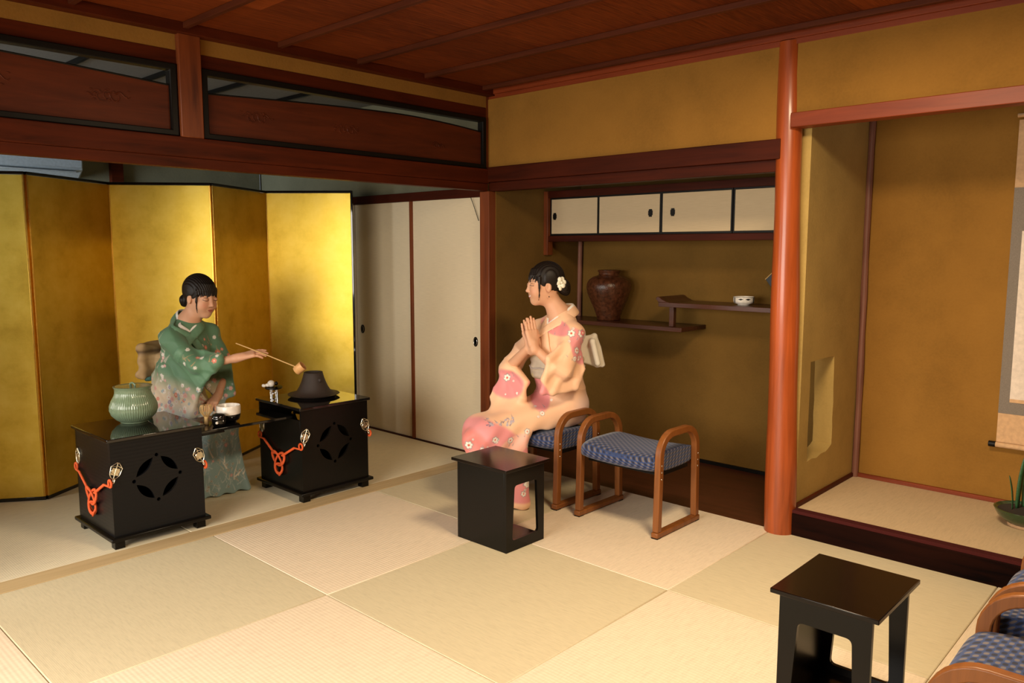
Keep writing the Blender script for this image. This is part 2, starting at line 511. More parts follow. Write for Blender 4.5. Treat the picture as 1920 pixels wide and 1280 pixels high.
M['obiage'] = m_plain('teal_silk', (0.05, 0.16, 0.14), 0.6)

T = 0.97           # side of a half mat
ZC = 2.34          # ceiling

# ------------------------------------------------------------------ setting: floors
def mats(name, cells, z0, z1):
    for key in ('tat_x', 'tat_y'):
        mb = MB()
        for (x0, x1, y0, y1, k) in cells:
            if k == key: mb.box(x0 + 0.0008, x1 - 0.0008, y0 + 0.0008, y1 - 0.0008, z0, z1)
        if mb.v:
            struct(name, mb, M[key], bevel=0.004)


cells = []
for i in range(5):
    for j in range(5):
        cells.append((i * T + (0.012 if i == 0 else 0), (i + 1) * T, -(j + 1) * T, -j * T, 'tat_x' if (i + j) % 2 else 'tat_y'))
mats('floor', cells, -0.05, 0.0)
struct('floor', MB().box(-2.87, -0.115, -1.99, -0.02, -0.05, 0.0).box(-2.87, -0.115, -4.0, -1.995, -0.05, 0).box(-2.87, -0.115, -4.85, -4.005, -0.05, 0),
       M['tat_old'], 0.003)
struct('trim_1', box(-0.113, 0.010, -4.85, -0.05, -0.05, 0.001), m_wood('pale_threshold_wood', (0.42, 0.29, 0.14), (0.58, 0.42, 0.22), 0.5, 'y'), 0.002)
struct('floor', box(-2.9, 4.9, -4.9, 0.95, -0.12, -0.052), M['board'], 0)
# left alcove floor: dark board at mat height
struct('floor', box(0.03, 1.98, 0.003, 0.87, -0.05, -0.004), M['board'], 0.003)

# ------------------------------------------------------------------ right-hand wall with the two alcoves
YB = 0.87
struct('wall_north', box(-0.02, 1.93, -0.035, 0.0, 1.84, 2.30), M['plaster'], 0)              # above the left alcove
struct('wall_north', box(1.98, 4.9, -0.035, 0.0, 1.96, 2.34), M['plaster'], 0)                 # above the tokonoma
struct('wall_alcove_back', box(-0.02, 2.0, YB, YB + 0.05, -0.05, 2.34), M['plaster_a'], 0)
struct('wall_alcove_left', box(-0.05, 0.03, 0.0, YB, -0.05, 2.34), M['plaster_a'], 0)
# partition between alcoves with a low rough-edged opening
hole = [(0.150, 0.325), (0.21, 0.330), (0.27, 0.322), (0.33, 0.334), (0.39, 0.333), (0.43, 0.345), (0.462, 0.36), (0.463, 0.45), (0.456, 0.50), (0.461, 0.58), (0.452, 0.66), (0.450, 0.76), (0.444, 0.825), (0.35, 0.829), (0.20, 0.826), (0.146, 0.826), (0.150, 0.70), (0.147, 0.5)]
struct('wall_partition', MB().prism([(0.04, -0.05), (0.802, -0.05), (0.802, 2.34), (0.04, 2.34)], 1.93, 2.03, 'x', [hole]), M['plaster_g'], 0, smooth=20)
struct('wall_tokonoma_back', box(1.93, 4.9, 0.802, 0.85, -0.05, 2.34), M['plaster'], 0)
struct('wall_tokonoma_right', box(4.0, 4.08, 0.0, 0.80, 0.0, 2.34), M['plaster'], 0)
struct('floor', box(2.03, 4.0, 0.012, 0.80, 0.09, 0.120), M['tat_toko'], 0.002)
struct('trim_2', box(2.005, 4.0, -0.022, 0.0, -0.01, 0.108), M['sill'], 0.003)                 # step face
struct('trim_3', box(2.030, 4.0, -0.020, 0.030, 0.108, 0.124), M['brocade'], 0.002)
struct('trim_4', box(2.03, 2.042, 0.03, 0.80, 0.12, 0.142), M['beam_y'], 0.002)
struct('trim_5', box(2.042, 4.0, 0.785, 0.802, 0.12, 0.142), M['lintel'], 0.002)
tw = MB(); tw.tube([(2.045 + 0.003 * math.sin(z * 3), 0.785, z) for z in np.linspace(0.12, 2.3, 12)], [0.017 + 0.002 * math.sin(z * 9) for z in range(12)], 10)
struct('trim_6', tw, M['twig'], 0)
# tokonoma lintel
struct('trim_7', box(1.975, 4.9, -0.075, 0.005, 1.925, 1.99), M['lintel'], 0.003)
# left alcove lintel (deep rail and the flat rail under it)
struct('trim_8', box(0.0, 1.925, -0.062, 0.004, 1.79, 1.882), M['beam_x'], 0.003)
struct('trim_9', box(0.0, 1.93, -0.035, 0.03, 1.735, 1.79), M['beam_x'], 0.002)
# cornice boards
struct('trim_10', MB().box(0.0, 4.9, -0.05, 0.0, 2.325, 2.36).box(0.0, 4.9, -0.036, 0.0, 2.30, 2.326), M['lintel'], 0.002)
struct('trim_11', MB().box(-0.03, 0.055, -4.9, 0.0, 2.315, 2.36), M['beam_y'], 0.002)

# round alcove post
rp = MB()
zs = np.linspace(0.0, 2.32, 30)
rp.lathe([(0.073 - 0.018 * (z / 2.32) + 0.0022 * math.sin(z * 7.0), z) for z in zs], (0, 0, 0), 40,
         rfun=lambda r, z, a: r * (1 + 0.012 * math.sin(2 * a + z * 2) + 0.006 * math.sin(3 * a - z * 5)))
rp.v = [(p[0] + 1.972 - 0.040 * (p[2] / 2.32), p[1] + 0.0, p[2]) for p in rp.v]
struct('trim_12', rp, M['round'], 0, smooth=80)

# square corner post
struct('trim_13', box(-0.058, 0.025, -0.06, 0.055, 0.0, 1.735), M['post_z'], 0.004)
struct('trim_14', box(-0.055, -0.004, -0.062, 0.0, 1.87, 2.32), M['post_z'], 0.003)

# ------------------------------------------------------------------ boundary to the next room: beam, transoms
struct('trim_15', box(-0.055, 0.020, -4.9, -0.05, 1.782, 1.872), M['beam_y'], 0.004)
struct('trim_16', box(-0.050, 0.008, -4.9, -0.05, 1.737, 1.782), M['beam_y'], 0.002)
struct('trim_17', box(-0.04, 0.0, -4.9, -0.06, 2.185, 2.247), M['beam_y'], 0.002)
struct('wall_west', box(-0.035, -0.002, -4.9, -0.055, 2.247, 2.32), M['plaster'], 0)
struct('trim_18', box(-0.06, 0.028, -2.008, -1.905, 1.870, 2.318), M['post_z'], 0.004)
struct('trim_19', box(-0.06, 0.028, -3.98, -3.88, 1.87, 2.318), M['post_z'], 0.004)
struct('wall_west', box(-0.04, -0.001, -4.9, -3.32, 0.0, 1.74), M['plaster'], 0)  # unseen wall run, extended to block window light from the gold screen
struct('trim_36', box(-0.055, 0.02, -3.36, -3.26, 0.0, 1.74), M['post_z'], 0.004)  # unseen post added to end the light-blocking wall
struct('wall_west', box(-0.04, -0.001, -4.9, -3.98, 1.872, 2.19), M['plaster'], 0)


def transom(name, y0, y1, topf, label, motifs):
    t = thing(name, label, 'transom panel', (-0.02, (y0 + y1) / 2, 1.874))
    inv = -Vector(t.location)
    fr = MB()
    d0, d1 = -0.038, 0.012
    a = 0.030
    fr.prism([(y0, 1.873), (y1, 1.873), (y1, 2.186), (y0, 2.186)], d0, d1, 'x', [[(y0 + a, 1.899), (y0 + a, 2.158), (y1 - a, 2.158), (y1 - a, 1.899)]])
    fr.xform(Matrix.Translation(inv)); fr.build('frame', M['blackwood'], t, bevel=0.004)
    ys = np.linspace(y0 + a - 0.004, y1 - a + 0.004, 40)
    top = [(y, topf((y - y0) / (y1 - y0))) for y in ys]
    bd = MB().prism([(ys[0], 1.895)] + [(ys[-1], 1.895)] + top[::-1], -0.022, -0.010, 'x')
    bd.xform(Matrix.Translation(inv)); b = bd.build('board', M['carved'], t, smooth=20)
    ed = MB().tube([(-0.008, y, z) for y, z in top], 0.004, 6)
    ed.xform(Matrix.Translation(inv)); ed.build('top_moulding', M['blackwood'], b)
    for (cy, cz, sc_, seed) in motifs:
        rr = random.Random(seed)
        mo = MB()
        for k in range(3):                                       # clustered scrolls in relief
            sgn = (-1, 1, 1)[k]
            pts = []
            for i in range(16):
                u = i / 15; rad = 0.028 * (1 - 0.7 * u) * sc_
                an = (0.4 + 4.2 * u) * sgn + k
                pts.append((-0.0098, cy + (k - 1) * 0.032 * sc_ + rad * math.cos(an), cz + rad * math.sin(an)))
            mo.tube(pts, 0.0028, 5)
        for i in range(16):
            mo.ball((-0.0095, cy + rr.uniform(-0.085, 0.085) * sc_, cz + rr.uniform(-0.02, 0.03) * sc_), (0.003, 0.007, 0.004), 6, 4)
        for k in (-1, 1):
            mo.tube([(-0.0098, cy + k * (0.03 + 0.06 * u) * sc_, cz + (0.012 * math.sin(u * 6) + 0.01) * sc_) for u in np.linspace(0, 1, 7)], [0.004 * (1 - 0.6 * u) for u in np.linspace(0, 1, 7)], 5)
        mo.xform(Matrix.Translation(inv)); mo.build('carved_motif', M['carved'], b)
    return t


transom('transom', -1.900, -0.066, lambda u: 2.075 + 0.055 * math.sin(min(1, u * 1.0 + 0.02) * PI * 0.62) * (1 if u < 0.8 else 1) - (max(0, u - 0.62) ** 1.5) * 0.13,
        'dark carved wooden transom panel nearest the corner post, above the beam', [(-1.62, 2.00, 1, 3), (-1.10, 2.0, 0.9, 5), (-0.45, 1.98, 0.55, 8)])
transom('transom', -3.875, -2.013, lambda u: 2.135 - 0.038 * abs((u - 0.45) * 2) ** 1.4 * (1 if u > 0.45 else 0.6),
        'dark carved transom panel at the far left, pale ceiling seen over its board', [(-2.30, 2.01, 1, 11), (-2.75, 2.02, 1, 12), (-3.3, 2.0, 1, 13)])
transom('transom', -4.89, -3.985, lambda u: 2.1, 'dark carved transom panel', []) if False else None

# ------------------------------------------------------------------ ceiling
cl = struct('ceiling', box(-0.02, 4.9, -4.9, 0.0, 2.36, 2.40), M['ceil'], 0)
yb = -0.13
k = 0
while yb > -4.85:
    box(0.05, 4.88, yb - 0.013, yb + 0.013, 2.335, 2.3605).build('batten', M['batten'], cl, bevel=0.003)
    yb -= 0.463
    k += 1
struct('ceiling', box(-2.9, -0.04, -4.9, 0.0, 2.42, 2.46), M['ceil2'], 0)
for i in range(9):
    struct('trim_%d' % (20 + i), box(-2.87, -0.05, -0.6 - i * 0.463, -0.58 - i * 0.463, 2.395, 2.42), M['blackwood'], 0)

# ------------------------------------------------------------------ other walls (behind the camera and the next room)
struct('wall_east', box(4.85, 4.9, -4.9, 0.0, 0, 2.36), M['plaster'], 0)
struct('wall_south', MB().box(-2.9, 4.9, -4.9, -4.85, 2.06, 2.46).box(-2.9, -2.3, -4.9, -4.85, 0, 2.06).box(-0.7, 0.25, -4.9, -4.85, 0, 2.06).box(3.25, 4.9, -4.9, -4.85, 0, 2.06)
       .box(-2.3, -0.7, -4.9, -4.85, 0, 0.4).box(0.25, 3.25, -4.9, -4.85, 0, 0.4), M['plaster'], 0)
struct('wall_far_west', box(-2.92, -2.87, -4.9, 0.0, 0, 2.46), M['dim'], 0)
struct('wall_north_next', box(-2.9, -0.05, 0.02, 0.06, 1.77, 2.46), M['dim'], 0)
struct('trim_30', box(-2.87, -0.060, -0.03, 0.04, 1.706, 1.765), M['beam_x'], 0.003)
struct('trim_31', box(-2.87, -2.82, -1.26, -1.17, 0, 2.42), M['beam_y'], 0.003)
struct('trim_32', box(-2.87, -2.83, -4.9, 0.0, 1.75, 1.80), M['blackwood'], 0.003)
struct('trim_33', box(-2.9, -0.060, -0.02, 0.04, -0.02, 0.004), M['beam_x'], 0.002)

# sliding doors of the next room
def catch(parent, x, y, z, r=0.026):
    h = MB()
    h.lathe([(0.0, 0), (r * 0.62, 0.000), (r * 0.70, 0.003), (r * 0.86, 0.0045), (r, 0.003), (r, -0.004)], (0, 0, 0), 28)
    for i in range(len(h.v)):
        p = h.v[i]; h.v[i] = (p[0] * 0.8 + x, y - p[2], p[1] * 1.25 + z)
    hh = h.build('handle', M['blackwood'], parent, smooth=50)
    g = MB().tube([(x + 0.8 * r * 0.72 * math.cos(a), y - 0.0045, z + 1.25 * r * 0.72 * math.sin(a)) for a in np.linspace(0, 2 * PI, 25)[:-1]], 0.0011, 6, closed=True)
    g.build('rim', M['chrome'], hh, smooth=60)


xs = [-0.062, -0.800, -1.485, -2.17, -2.86]
for i in range(4):
    d = struct('door_%d' % (i + 1), box(xs[i + 1] + 0.012, xs[i] - 0.002, -0.002 + 0.004 * (i % 2), 0.018, 0.006, 1.706), M['paper'], 0.001)
    if i % 2 == 0:
        box(xs[i + 1] - 0.012, xs[i + 1] + 0.014, -0.016, 0.0, 0.006, 1.706).build('stile', M['post_z'], d, bevel=0.002)
    hx = (-0.158, -1.405, -1.53, -2.8)[i]
    catch(d, hx, -0.002, 0.762)
wr = MB().tube([(-0.176, -0.024, 1.705), (-0.160, -0.016, 1.66), (-0.135, -0.014, 1.60), (-0.112, -0.016, 1.555)], 0.0022, 6)
tag(wr.build('hanging_wire', M['blackwood']), 'thin black wire crossing the top corner of the sliding door beside the corner post', 'wire')

# ------------------------------------------------------------------ left alcove: upper cabinet and staggered shelves
cb = thing('wall_cabinet', 'long low wall cabinet with four cream sliding doors high in the left alcove', 'cabinet', (1.0, 0.5, 1.42))
iv = Matrix.Translation(-Vector(cb.location))
def part(mb, name, mat, parent, bevel=0.002, **kw):
    return mb.xform(iv).build(name, mat, parent, bevel=bevel, **kw)
part(box(0.032, 1.93, 0.48, 0.868, 1.428, 1.452), 'bottom_board', M['beam_x'], cb)
part(box(0.032, 1.93, 0.48, 0.868, 1.735, 1.76), 'top_board', M['beam_x'], cb)
part(box(-0.003 + 0.033, 1.93, 0.472, 0.500, 1.715, 1.76), 'upper_rail', M['beam_x'], cb)
part(box(0.032, 0.052, 0.84, 0.868, 1.46, 1.73), 'back_batten', M['beam_x'], cb)
part(box(-0.04 + 0.070, 0.066, 0.462, 0.520, 1.333, 1.76), 'end_post', M['post_z'], cb, 0.003)
part(box(0.064, 1.93, 0.474, 0.520, 1.423, 1.462), 'lower_rail', M['beam_x'], cb)
doors = [(0.040, 0.472, -1, 0.105, 0.492), (0.472, 0.944, 1, 0.868, 0.486), (0.944, 1.412, -1, 1.024, 0.486), (1.412, 1.930, 1, 1.86, 0.492)]
for x0, x1, s, hx, yy in doors:
    if x0 < 0.05: x0 = 0.067
    d = part(box(x0 + 0.008, x1 - 0.008, yy, yy + 0.010, 1.474, 1.706), 'door', M['paper_c'], cb, 0.0005)
    f = MB().prism([(x0, 1.463), (x1, 1.463), (x1, 1.716), (x0, 1.716)], yy - 0.003, yy + 0.012, 'y', [[(x0 + 0.010, 1.476), (x0 + 0.010, 1.704), (x1 - 0.010, 1.704), (x1 - 0.010, 1.476)]])
    part(f, 'door_frame', M['blackwood'], d, 0.001)
    q = [(-10, -21), (10, -21), (10, -13), (14, -13), (14, 13), (10, 13), (10, 21), (-10, 21), (-10, 13), (-14, 13), (-14, -13), (-10, -13)]
    hn = MB().prism([(hx + a * 0.0011, 1.592 + b * 0.0011) for a, b in q], yy - 0.003, yy + 0.002, 'y')
    part(hn, 'handle', M['blackwood'], d, 0.001)

low = thing('alcove_shelf', 'lower dark wooden alcove shelf fixed at the left wall, carrying the brown jar', 'shelf', (0.55, 0.72, 0.868))
iv = Matrix.Translation(-Vector(low.location))
part(box(0.031, 1.052, 0.57, 0.868, 0.868, 0.895), 'board', M['shelf'], low, 0.002)
upp = thing('alcove_shelf', 'upper dark alcove shelf with a curled lip, carrying the small patterned bowl', 'shelf', (1.42, 0.72, 1.02))
iv = Matrix.Translation(-Vector(upp.location))
part(box(0.885, 1.928, 0.57, 0.868, 1.018, 1.046), 'board', M['shelf'], upp, 0.002)
lip = MB().prism([(0.868, 1.066), (0.872, 1.075), (0.882, 1.080), (0.895, 1.077), (0.912, 1.064), (0.945, 1.050), (0.96, 1.046), (0.885, 1.046), (0.880, 1.056), (0.872, 1.060)], 0.565, 0.868, 'y')
part(lip, 'curled_lip', M['shelf'], upp, 0.002)
part(box(0.945, 0.977, 0.60, 0.632, 0.896, 1.019), 'strut', M['shelf'], upp, 0.002)
bt = MB().tube([(0.047 + 0.003 * math.sin(z * 5), 0.845, z) for z in np.linspace(0.896, 1.427, 9)], 0.0165, 10)
struct('trim_34', bt, M['twig'], 0)
struct('trim_35', box(0.03, 1.93, 0.855, 0.868, -0.004, 0.018), M['blackwood'], 0.001)

# jar on the lower shelf
vs = thing('storage_jar', 'large brown glazed stoneware jar with a narrow neck on the lower alcove shelf', 'jar', (0.392, 0.725, 0.8955))
prof = [(0.0, 0.0), (0.074, 0.0), (0.078, 0.006), (0.083, 0.03), (0.098, 0.075), (0.121, 0.125), (0.142, 0.175), (0.152, 0.215), (0.150, 0.245), (0.138, 0.270), (0.112, 0.290), (0.085, 0.299), (0.072, 0.304), (0.070, 0.312)]
MB().lathe(prof, seg=56, rfun=lambda r, z, a: r * (1 + 0.006 * math.sin(3 * a + z * 20))).build('body', M['vase'], vs, smooth=70)
MB().lathe([(0.070, 0.310), (0.070, 0.322), (0.076, 0.328), (0.077, 0.336), (0.070, 0.339), (0.062, 0.336), (0.060, 0.315), (0.0, 0.31)], seg=48, cap=False).build('rim', M['vase'], vs, smooth=60)

# bowl on upper shelf
bwl = thing('tea_bowl', 'small white bowl with dark brush pattern on the upper alcove shelf', 'bowl', (1.395, 0.69, 1.0465))
MB().lathe([(0, 0.0), (0.034, 0), (0.036, 0.006), (0.055, 0.012), (0.060, 0.024), (0.060, 0.050), (0.056, 0.050), (0.055, 0.02), (0.0, 0.014)], seg=40, cap=False).build('body', M['white'], bwl, smooth=60)
pt = MB()
for k in range(9):
    a = k * 2 * PI / 9
    if k % 3 == 0:
        pt.prism([(-0.003, 0.014), (0.003, 0.014), (0.004, 0.044), (-0.003, 0.044)], 0.0598, 0.0612, 'x'); nn = 8
    else:
        pt.prism([(-0.016, 0.036), (0.0, 0.030), (0.016, 0.036), (0.0, 0.040)], 0.0596, 0.0612, 'x'); nn = 8
    R_ = Matrix.Rotation(a, 4, 'Z')
    for i in range(len(pt.v) - nn, len(pt.v)): pt.v[i] = tuple(R_ @ Vector(pt.v[i]))
pt.tube([(0.0603 * math.cos(a), 0.0603 * math.sin(a), 0.0465) for a in np.linspace(0, 2 * PI, 40)[:-1]], 0.0012, 5, closed=True)
pt.build('brush_pattern', M['blackwood'], bwl, smooth=0)
# dark pointed thing half hidden behind the round post
fn = thing('ornament', 'dark ornament whose pale-edged tip shows beside the round post, above the upper alcove shelf', 'ornament', (1.632, 0.80, 1.0465))
MB().prism([(-0.175 + 0.02, 0.150), (-0.05, 0.25), (0.08, 0.15), (0.02, 0.0), (-0.04, 0.0)], -0.006, 0.006, 'y').build('leaf', M['satin'], fn, bevel=0.001)
MB().tube([(-0.157, -0.007, 0.150), (-0.05, -0.007, 0.252)], 0.0025, 6).build('edge', M['bamboo'], fn)
box(-0.05, 0.03, -0.03, 0.03, 0, 0.012).build('stand', M['blackwood'], fn, bevel=0.002)

# ------------------------------------------------------------------ tokonoma: hanging scroll and plant
sr = thing('hanging_scroll', 'tall hanging scroll with grey brocade border and blank pale panel on the tokonoma wall', 'scroll', (3.0, 0.79, 0.41))
iv = Matrix.Translation(-Vector(sr.location))
part(box(2.712, 3.30, 0.786, 0.789, 0.43, 1.98), 'mount', M['scrollcream'], sr, 0)
part(box(2.712, 3.30, 0.7835, 0.7865, 0.575, 1.665), 'border', M['scrollgrey'], sr, 0)
part(box(2.757, 3.255, 0.7810, 0.7840, 0.633, 1.46), 'picture_panel', M['scrollpaper'], sr, 0)
part(box(2.757, 3.255, 0.7800, 0.7812, 0.633, 0.650), 'panel_edge', M['scrollcream'], sr, 0)
part(MB().tube([(2.712, 0.776, 0.418), (3.30, 0.776, 0.418)], 0.013, 16), 'roller', M['scrollcream'], sr, 0)
for x0 in (2.682, 3.30):
    part(MB().tube([(x0, 0.776, 0.418), (x0 + 0.031, 0.776, 0.418)], 0.0145, 16), 'roller_knob', M['blackwood'], sr, 0.002)
part(MB().tube([(2.705, 0.783, 2.0), (3.307, 0.783, 2.0)], 0.009, 10), 'top_rod', M['scrollcream'], sr, 0)

pl = thing('potted_plant', 'dark green bladed plant in a shallow green dish at the right edge', 'plant', (2.905, 0.50, 0.1205))
MB().lathe([(0, 0.012), (0.062, 0.012), (0.085, 0.022), (0.112, 0.045), (0.124, 0.068), (0.128, 0.078), (0.122, 0.080), (0.110, 0.066), (0.0, 0.050)], seg=44, cap=False).build('dish', M['potgreen'], pl, smooth=60)
MB().lathe([(0, 0), (0.070, 0.0), (0.070, 0.013), (0, 0.013)], seg=36).build('dish_foot', M['scrollcream'], pl, bevel=0.001)
MB().lathe([(0, 0.05), (0.113, 0.068), (0, 0.078)], seg=30, cap=False).build('soil', M['soil'], pl)
for k, (dx, dy, h, lean, wd, az) in enumerate([(-0.035, 0.0, 0.265, 0.02, 0.017, 0.3), (-0.052, -0.02, 0.16, -0.03, 0.018, 1.0), (0.0, 0.02, 0.24, 0.04, 0.02, 0.0), (0.03, -0.01, 0.30, 0.03, 0.02, 2.0),
                                               (0.045, 0.03, 0.2, 0.06, 0.018, 2.6), (0.01, -0.04, 0.17, 0.02, 0.018, 4.5), (-0.02, 0.045, 0.21, -0.02, 0.016, 5.2)]):
    lf = MB(); n = 14; vv = []
    for i in range(n + 1):
        u = i / n
        ww = wd * (0.55 + 1.2 * u) * (1 - u) ** 0.6 if u > 0.0 else wd * 0.5
        cx = dx + lean * u * u * math.cos(az); cy = dy + lean * u * u * math.sin(az); cz = 0.072 + h * u
        for s_ in (-1, 0, 1):
            vv.append((cx + s_ * ww * math.cos(az + 0.6), cy + s_ * ww * math.sin(az + 0.6) - (0.35 * ww if s_ == 0 else 0), cz))
    ff = []
    for i in range(n):
        for s_ in (0, 1):
            a = i * 3 + s_
            ff.append((a, a + 1, a + 4, a + 3))
    lf.add(vv, ff)
    o = lf.build('leaf', M['leaf'], pl, smooth=80)
    sd = o.modifiers.new('thick', 'SOLIDIFY'); sd.thickness = 0.003

# ------------------------------------------------------------------ air conditioner in the next room
ac = thing('air_conditioner', 'pale grey wall air conditioner seen above the golden screen at the far left', 'air conditioner', (-2.72, -1.95, 1.875))
MB().prism([(-0.148, 0.0), (0.03, 0.0), (0.115, 0.06), (0.13, 0.26), (-0.148, 0.27)], -0.42, 0.42, 'y').build('housing', M['acwhite'], ac, bevel=0.012, bseg=3)
MB().box(0.05, 0.126, -0.40, 0.37, 0.036, 0.044).build('louvre', m_plain('grey_louvre', (0.42, 0.47, 0.5), 0.5), ac, bevel=0.002)

# ------------------------------------------------------------------ folding screen
Hs = 1.775
fold = [(-1.235, -2.93), (-1.185, -2.305), (-1.555, -1.755), (-1.145, -1.305), (-1.500, -0.735), (-1.035, -0.335)]
fold = [(-1.60, -2.90)] + fold[1:]
fs = thing('folding_screen', 'tall golden folding screen with black rim standing behind the woman in green', 'folding screen', (-1.3, -1.6, 0))
fold = [(-1.23, -3.44)] + fold
iv = Matrix.Translation(-Vector(fs.location))
for i in range(len(fold) - 1):
    a = Vector((*fold[i], 0)); b = Vector((*fold[i + 1], 0))
    L = (b - a).length; ang = math.atan2(b.y - a.y, b.x - a.x)
    T4 = iv @ Matrix.Translation(a) @ Matrix.Rotation(ang, 4, 'Z')
    gp = box(0.012, L - 0.012, -0.008, 0.008, 0.018, Hs - 0.018)
    g = gp.build('panel', M['gold'], fs, bevel=0)
    g.matrix_local = T4
    box(0.002, L - 0.002, -0.010, 0.010, 0.0, 0.020).build('bottom_rim', M['lacquer'], g, bevel=0.002)
    box(0.002, L - 0.002, -0.010, 0.010, Hs - 0.016, Hs).build('top_rim', M['lacquer'], g, bevel=0.002)
    if i == len(fold) - 2: box(L - 0.014, L, -0.011, 0.011, 0.0, Hs).build('end_rim', M['lacquer'], g, bevel=0.002)
    if i == 0: box(0, 0.014, -0.011, 0.011, 0.0, Hs).build('end_rim', M['lacquer'], g, bevel=0.002)
    if i > 0: box(0.002, 0.012, -0.0095, 0.0095, 0.02, Hs - 0.016).build('gilt_edge', M['goldtrim'], g, bevel=0.002)
    if i < len(fold) - 2: box(L - 0.012, L - 0.002, -0.0095, 0.0095, 0.02, Hs - 0.016).build('gilt_edge', M['goldtrim'], g, bevel=0.002)

# ------------------------------------------------------------------ lacquer tea cabinets
def leaf_poly(c, ang, L, W, n=10):
    pts = []
    for i in range(n + 1):
        u = -1 + 2 * i / n; pts.append((u * L, W * (1 - u * u)))
    for i in range(n - 1, 0, -1):
        u = -1 + 2 * i / n; pts.append((u * L, -W * (1 - u * u)))
    ca, sa = math.cos(ang), math.sin(ang)
    return [(c[0] + x * ca - y * sa, c[1] + x * sa + y * ca) for x, y in pts]


def circ(c, r, n=12): return [(c[0] + r * math.cos(2 * PI * i / n), c[1] + r * math.sin(2 * PI * i / n)) for i in range(n)]


def fitting(parent, M4):
    f = MB()
    for s in (-1, 1):
        f.tube([(0.0, s * 0.004, 0.045), (0.0, s * 0.026, 0.022), (0.0, s * 0.022, -0.012), (0.0, s * 0.012, -0.026), (0.0, 0, -0.034)], 0.0022, 6)
    f.tube([(0, -0.022, 0.022), (0, 0, 0.030), (0, 0.022, 0.022)], 0.002, 6)
    f.tube([(0, 0, 0.045), (0, 0, -0.03)], 0.002, 6)
    f.tube([(0, 0.018 * math.cos(a), 0.004 + 0.014 * math.sin(a)) for a in np.linspace(0, 2 * PI, 13)[:-1]], 0.0018, 5, closed=True)
    f.box(-0.0012, 0.0, -0.017, 0.017, -0.014, 0.018)
    f.tube([(0.004 + 0.008 * (1 - math.cos(a)), 0, -0.038 + 0.012 * math.sin(a)) for a in np.linspace(0, 2 * PI, 13)[:-1]], 0.0022, 6, closed=True)
    f.xform(M4)
    return f.build('corner_fitting', M['silver'], parent, smooth=60)


def knot_path(cx, cz, s):
    pts = []
    for i in range(72):
        t = 2 * PI * i / 72
        r = 0.62 + 0.38 * math.cos(2.5 * t * 2 / 2 * 1.2) if False else 1
        x = (math.sin(t) + 2 * math.sin(2 * t)) / 3; z = (math.cos(t) - 2 * math.cos(2 * t)) / 3
        d = -math.sin(3 * t)
        pts.append((cx + x * s, d * 0.006, cz + z * s))
    return pts


